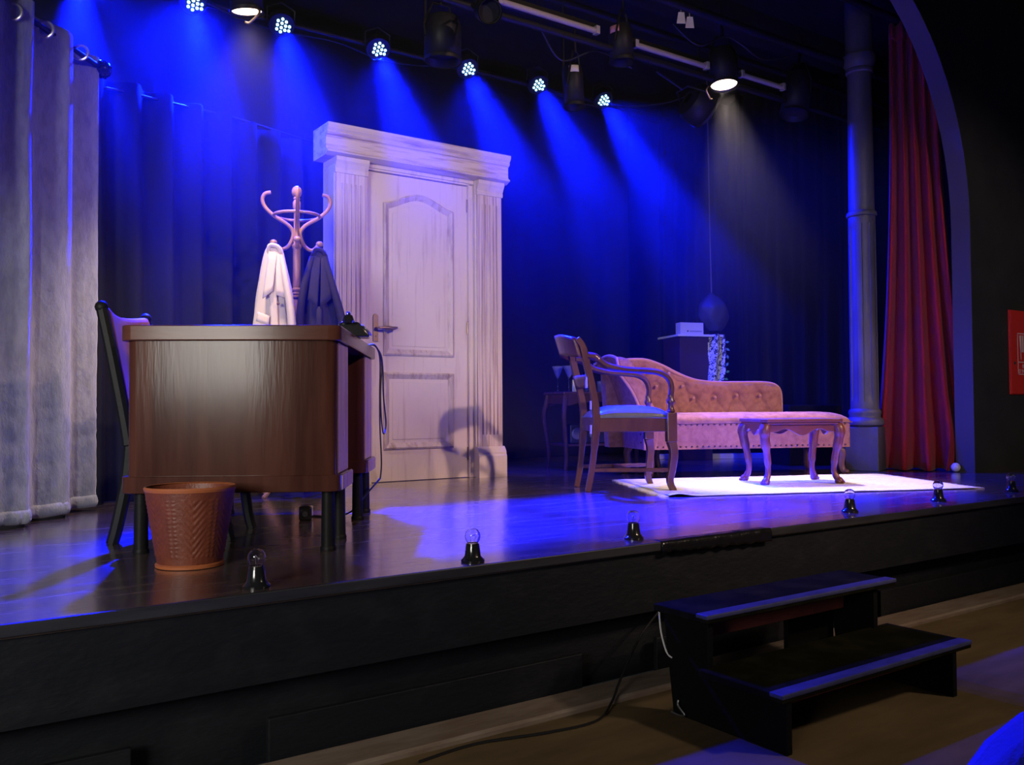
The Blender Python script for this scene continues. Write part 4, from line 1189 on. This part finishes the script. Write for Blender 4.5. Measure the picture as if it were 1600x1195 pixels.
# gaffer tape strip along the edge above the steps
def tapef(u, v):
    x = 2.27 + 0.60 * u
    q = v * 0.085
    nz_ = 0.006 * mnoise.noise(Vector((u * 16, v * 3, 3)))
    if q < 0.045:
        return (x, 0.035 - q + nz_ - 0.004, ST + 0.004 + abs(nz_) * 0.7)
    return (x, -0.0165 - 0.002 + nz_ * 0.2, ST + 0.004 - (q - 0.045) - 0.01 * u * (v) + nz_)
tag(MB().grid(tapef, 60, 8).build('tape_strip', TAPE, angle=80, solid=0.001), 'crinkled black tape strip on the stage edge above the steps', 'tape')

# ------------------------------------------------------------------ steps
stp = thing('step_unit', 'black wooden two-tread steps leading up to the stage', 'steps', (2.06, 0, 0))
def side(x0, x1):
    pts = [(-0.275, 0.0), (-0.715, 0.0), (-0.715, 0.148), (-0.425, 0.148), (-0.425, 0.316), (-0.235, 0.316)]
    return MB().prism(pts, x0, x1, 'x')
side(0.0, 0.024).build('side_panel', STEPBLACK, stp, smooth=False, bevel=0.002)
side(0.865, 0.889).build('side_panel', STEPBLACK, stp, smooth=False, bevel=0.002)
for y0, y1, z in ((-0.72, -0.405, 0.1725), (-0.444, -0.215, 0.340)):
    t = MB().box(-0.025, 0.975, y0, y1, z - 0.024, z).build('tread', TREADBLACK, stp, smooth=False, bevel=0.003)
    MB().box(-0.026, 0.976, y0 - 0.004, y0 + 0.045, z - 0.012, z + 0.0025).build('nosing', NOSING, t, smooth=False, bevel=0.004)
MB().box(0.024, 0.865, -0.30, -0.275, 0.225, 0.290).build('cross_rail', RUSTRAIL, stp, smooth=False)
MB().box(0.024, 0.865, -0.60, -0.58, 0.085, 0.120).build('cross_rail', RUSTRAIL, stp, smooth=False)
MB().box(0.60, 0.865, -0.255, -0.235, 0.012, 0.30).build('back_board', STEPBLACK, stp, smooth=False)
hk = MB(); hk.tube(spline([(-0.008, -0.305, 0.05), (-0.014, -0.31, 0.035), (-0.012, -0.335, 0.012), (-0.014, -0.315, 0.006), (-0.02, -0.285, 0.010)], 5), 0.004, 8)
hk.build('latch_hook', STEEL, stp)
wc = MB(); wc.tube(spline([(2.045, -0.23, 0.315), (2.048, -0.235, 0.25), (2.052, -0.255, 0.19), (2.056, -0.275, 0.175)], 5), 0.003, 6)
tag(wc.build('white_cable', PLASTER), 'short white cable hanging at the back left corner of the steps', 'cable')
bc = MB(); bc.tube(spline([(2.30, -0.004, 0.27), (2.15, -0.03, 0.18), (2.0, -0.09, 0.07), (1.93, -0.125, 0.018), (1.80, -0.20, 0.006), (1.62, -0.19, 0.006), (1.40, -0.14, 0.006), (1.20, -0.16, 0.006)], 6), 0.004, 6)
tag(bc.build('black_cable', RUBBER), 'thin dark cable running from behind the steps down to the floor', 'cable')

# ------------------------------------------------------------------ fire cabinet
fb = thing('fire_hose_cabinet', 'red fire hose cabinet on the dark wall at the right edge', 'cabinet', (6.94, 1.034, 1.055))
MB().box(0, 0.62, -0.012, 0, 0, 0.645).build('case', FIRERED, fb, smooth=False, bevel=0.004)
dr_ = MB().box(0.006, 0.614, -0.019, -0.0125, 0.006, 0.639).build('door', FIRERED, fb, smooth=False, bevel=0.003)
MB().lathe([(0.012, 0), (0.012, 0.004)], 14, M=Matrix.Translation((0.058, -0.019, 0.24)) @ Matrix.Rotation(rad(90), 4, 'X')).build('lock', GREYINK, dr_)
x0, x1, z0, z1, zm = 0.105, 0.42, 0.153, 0.47, 0.245
for a in ((x0, x1, z0, z0 + 0.006), (x0, x1, z1 - 0.006, z1), (x0, x1, zm, zm + 0.006), (x0, x0 + 0.006, z0, z1), (x1 - 0.006, x1, z0, z1)):
    MB().box(a[0], a[1], -0.0202, -0.019, a[2], a[3]).build('sign_line', WHITEINK, dr_, smooth=False)
for k in range(5):
    MB().box(0.150 + k * 0.030, 0.166 + k * 0.030, -0.0202, -0.019, 0.325, 0.455).build('hose_stripe', WHITEINK, dr_, smooth=False)
MB().prism([(0.135, 0.452), (0.146, 0.452), (0.160, 0.27), (0.154, 0.262)], -0.0202, -0.019, 'y').build('hose_line', WHITEINK, dr_, smooth=False)
def text(s, size, loc, parent, m):
    cu = bpy.data.curves.new('lettering', 'FONT')
    cu.body = s
    cu.size = size
    cu.extrude = 0.0004
    o = bpy.data.objects.new('lettering_tmp', cu)
    COL.objects.link(o)
    bpy.context.view_layer.update()
    dg = bpy.context.evaluated_depsgraph_get()
    me = bpy.data.meshes.new_from_object(o.evaluated_get(dg))
    bpy.data.objects.remove(o)
    me.materials.clear(); me.materials.append(m)
    t = bpy.data.objects.new('lettering', me)
    COL.objects.link(t)
    t.parent = parent
    t.location = loc
    t.rotation_euler = (rad(90), 0, 0)
    return t
text('BOCA', 0.040, (0.172, -0.0198, 0.204), dr_, WHITEINK)
text("D' INCENDI", 0.040, (0.116, -0.0198, 0.166), dr_, WHITEINK)

# ------------------------------------------------------------------ rigging
def pipe(label, x0, x1, y, z, r=0.024, cat='pipe', name='rigging_pipe'):
    return tag(MB().tube([(x0, y, z), (x1, y, z)], r, 10).build(name, BLACKMETAL), label, cat)
pipe('lighting pipe carrying the row of six blue diode lamps', -1.9, 5.72, 3.37, ST + 3.075, 0.018)
pipe('upper lighting pipe above the white batten tubes', -1.9, 7.9, 1.75, ST + 3.12, 0.03)
pipe('lower lighting pipe just beneath the white batten tubes', -1.9, 6.9, 2.02, ST + 2.84, 0.022)
pipe('rear lighting pipe of the unlit can lamps', -1.9, 7.9, 2.45, ST + 3.30, 0.026)

# diode lamps
def local_frame(d):
    return d.to_track_quat('-Z', 'Y').to_euler()
led_lab = ['blue diode lamp at the left end of the row of six', 'blue diode lamp just right of the left warm can lamp', 'blue diode lamp above the left half of the white door',
           'blue diode lamp above the right half of the white door', 'blue diode lamp left of the can lamp with a pale label', 'blue diode lamp at the right end of the row of six']
offs = [(-0.052, 0.0), (-0.052, -0.03), (-0.026, 0.030), (-0.026, 0.0), (-0.026, -0.03), (0.0, 0.046), (0.0, 0.016), (0.0, -0.016), (0.0, -0.046), (0.027, 0.030), (0.027, 0.0), (0.027, -0.03)]
proto = None
for p, lb in zip(LEDS, led_lab):
    if proto is None:
        proto = thing('diode_lamp', lb, 'stage light', p, rot=local_frame(LED_DIR), group='blue diode lamps on the rear pipe')
        MB().lathe([(0.060, 0.02), (0.085, 0.018), (0.085, 0.0), (0.078, 0.0), (0.076, 0.006), (0.002, 0.006)], 24, cap=False).build('bezel', BLACKMETAL, proto)
        MB().lathe([(0.082, 0.018), (0.080, 0.07), (0.055, 0.085), (0.002, 0.086)], 24, cap=False).build('body', BLACKMETAL, proto)
        for (x, y) in offs:
            MB().lathe([(0.0098, 0.004), (0.0098, -0.002), (0.002, -0.005)], 10, c=(x, y, 0)).build('diode', DIODE, proto)
        MB().tube([(-0.09, 0, 0.04), (-0.09, 0.06, 0.10), (0, 0.09, 0.13), (0.09, 0.06, 0.10), (0.09, 0, 0.04)], 0.006, 6).build('yoke', BLACKMETAL, proto)
    else:
        c = copy_tree(proto)
        c.location = p
        c['label'] = lb

def can(label, loc, aim, ln, r, lit=False, lab=None, labpos=0.8, name='can_lamp', lens=True, up=0.25):
    d = Vector(aim).normalized()
    t = thing(name, label, 'stage light', loc, rot=local_frame(d), group='can lamps on the lighting pipes')
    MB().lathe([(r, 0.0), (r, ln * 0.8), (r * 0.85, ln), (r * 0.3, ln + 0.02)], 22, cap=False).build('body', BLACKMETAL, t, solid=0.003)
    MB().lathe([(r + 0.006, -0.004), (r + 0.006, 0.016), (r, 0.016)], 22, cap=False).build('rim', BLACKMETAL, t)
    if lens:
        MB().lathe([(0.002, 0.012 if lit else 0.045), (r * 0.95, 0.012 if lit else 0.045), (r * 0.95, 0.018 if lit else 0.051), (0.002, 0.018 if lit else 0.051)], 22, cap=False).build('lens', LAMPGLOW if lit else LENSGLASS, t)
    MB().tube([(-r - 0.012, 0, ln * 0.5), (-r - 0.012, 0.02, ln * 0.8), (-r * 0.5, 0.03, ln + 0.09), (r * 0.5, 0.03, ln + 0.09), (r + 0.012, 0.02, ln * 0.8), (r + 0.012, 0, ln * 0.5)], 0.007, 6).build('yoke', BLACKMETAL, t)
    MB().tube([(0, 0.03, ln + 0.085), (0, 0.03, ln + 0.09 + up)], 0.010, 8).build('clamp_stem', BLACKMETAL, t)
    if lit:
        MB().tube(spline([(r + 0.01, -0.02, 0.0), (r + 0.03, -0.03, -0.03), (r - 0.01, -0.06, -0.075), (r - 0.03, -0.07, -0.07)], 4), 0.006, 6).build('gel_clip', BRASS, t)
    return t
def sticker(t, r, z, ang, wd, hg, m):
    def f(u, v):
        a = ang + (u - 0.5) * wd / r
        return ((r + 0.004) * math.cos(a), (r + 0.004) * math.sin(a), z + hg * (v - 0.5))
    MB().grid(f, 6, 2).build('sticker', m, t, solid=0.001)
w1 = can('lit warm can lamp above the coat stand at the top of the picture', (1.43, 2.0, ST + 2.46), (0.12, 0.06, -1), 0.30, 0.078, True)
w2 = can('lit warm can lamp hanging above the sofa', (4.91, 2.0, ST + 2.805), (-0.05, -0.12, -1), 0.27, 0.098, True)
c1 = can('unlit black can lamp with a pale label, between the two rightmost diode lamps', (3.763, 2.3, ST + 2.516), (0.02, -0.05, -1), 0.28, 0.068)
c2 = can('unlit black can lamp with a pink label, left of the longest white tube', (3.925, 2.0, ST + 2.76), (0.02, -0.05, -1), 0.24, 0.078)
c3 = can('unlit black can lamp tilted beside the iron column', (5.70, 2.0, ST + 2.74), (-0.28, -0.05, -1), 0.34, 0.105)
c4 = can('wide unlit black can lamp above the left part of the cornice', (2.675, 2.2, ST + 2.555), (0, 0.02, -1), 0.26, 0.108)
c5 = can('unlit black lamp turned edge-on, left below the warm lamp over the sofa', (5.10, 2.35, ST + 2.76), (0.95, -0.2, -0.45), 0.16, 0.15)
c6 = can('black lamp with a dark round lens facing the audience, top centre', (2.63, 1.62, ST + 2.63), (-0.35, -0.85, -0.45), 0.20, 0.062, up=0.12)
for t, top in ((c6, (2.60, 1.75, ST + 3.115)), (c5, (5.12, 2.44, ST + 3.29)), (c4, (2.68, 2.42, ST + 3.29)), (c1, (3.78, 2.44, ST + 3.29))):
    bpy.context.view_layer.update()
    inv = t.matrix_world.inverted()
    b0 = t.matrix_world.translation + Vector((0, 0, 0.16))
    MB().tube([inv @ b0, inv @ Vector((top[0], top[1], b0.z + 0.1)), inv @ Vector(top)], 0.009, 8).build('drop_arm', BLACKMETAL, t)
for t, r, z, m, a in ((c1, 0.068, 0.24, PALECARD, None), (c2, 0.078, 0.20, PINKCARD, None)):
    bpy.context.view_layer.update()
    v = t.matrix_world.to_3x3().inverted() @ (Vector((0, -2.34, 0.98)) - t.matrix_world.translation)
    sticker(t, r, z, math.atan2(v.y, v.x) + (0.15 if t is c1 else -0.5), 0.066, 0.045, m)

def tubelight(label, x0, x1, y, z):
    t = thing('batten_light', label, 'batten light', (x0, y, z), group='white tube lights')
    MB().tube([(0, 0, 0), (x1 - x0, 0, 0)], 0.019, 12).build('tube', mat('white tube', (0.34, 0.29, 0.32), 0.4), t)
    MB().box(0, x1 - x0, 0.012, 0.06, 0.0, 0.055).build('tray', BLACKMETAL, t, smooth=False)
    for x in (0.0, x1 - x0 - 0.03):
        MB().box(x, x + 0.03, -0.024, 0.02, -0.024, 0.03).build('end_cap', mat('white tube', (0.34, 0.29, 0.32), 0.4), t, smooth=False, bevel=0.004)
tubelight('white tube light at top centre, right of the dark round lens', 2.93, 3.72, 2.0, ST + 2.915)
tubelight('longest white tube light, between the pink-labelled can and the lit warm can', 4.03, 4.74, 2.0, ST + 2.905)
tubelight('short white tube light right of the lit warm can over the sofa', 5.08, 5.58, 2.0, ST + 2.925)
# safety tags and cables on the rigging
for x, y, z, lb in ((4.22, 1.75, ST + 3.0, 'left pale tag hanging from the upper pipe'), (4.30, 1.75, ST + 2.99, 'right pale tag hanging from the upper pipe')):
    t = thing('tag', lb, 'tag', (x, y, z), rad(-30))
    MB().prism([(-0.03, 0), (0.03, 0), (0.022, 0.075), (-0.018, 0.075)], -0.002, 0.002, 'y').build('card', PALECARD, t, smooth=False)
    MB().tube([(0, 0, 0.07), (0, 0, 0.125)], 0.002, 5).build('string', PALECARD, t)
cab = [([(3.3, 2.05, 3.33), (3.5, 2.1, 3.20), (3.8, 2.1, 3.33), (4.1, 2.1, 3.28)], 'thin cable drooping between the lamps near the first white tube'),
       ([(4.3, 3.35, 3.55), (4.7, 3.2, 3.45), (5.2, 2.9, 3.48), (5.5, 2.6, 3.62)], 'thin cable curving up from the right end diode lamp'),
       ([(1.6, 3.35, 3.56), (2.0, 3.36, 3.50), (2.5, 3.36, 3.52), (2.9, 3.36, 3.47), (3.4, 3.36, 3.54)], 'thin cable strung along the left diode lamps'),
       ([(4.4, 2.0, 3.62), (4.6, 1.95, 3.50), (4.85, 1.9, 3.60), (5.2, 1.9, 3.52), (5.5, 1.9, 3.6)], 'thin cable drooping behind the lit can over the sofa')]
for pth, lb in cab:
    tag(MB().tube(spline(pth, 8), 0.006, 6).build('lamp_cable', RUBBER), lb, 'cable')

# ------------------------------------------------------------------ auditorium seat at the lower right corner
se = thing('theatre_seat', 'blue-lit padded theatre seat back at the lower right corner', 'seat', (1.195, -1.94, 0), rad(-35))
pts = [(0.27, 0.36), (0.27, 0.45)] + [(0.07 + 0.2 * math.cos(rad(a)), 0.45 + 0.2 * math.sin(rad(a))) for a in range(15, 91, 15)]
pts += [(-0.07 + 0.2 * math.cos(rad(a)), 0.45 + 0.2 * math.sin(rad(a))) for a in range(90, 166, 15)] + [(-0.27, 0.45), (-0.27, 0.36)]
MB().prism(pts, -0.05, 0.05, 'y').build('backrest', SEATFABRIC, se, bevel=0.035, bseg=4, angle=60)
MB().box(-0.19, 0.19, 0.055, 0.12, 0.22, 0.46).build('seat_pad', SEATFABRIC, se, bevel=0.03, bseg=3)
for x in (-0.22, 0.22):
    MB().box(x - 0.02, x + 0.02, -0.03, 0.12, 0.0, 0.365).build('leg', BLACKMETAL, se, smooth=False, bevel=0.004)
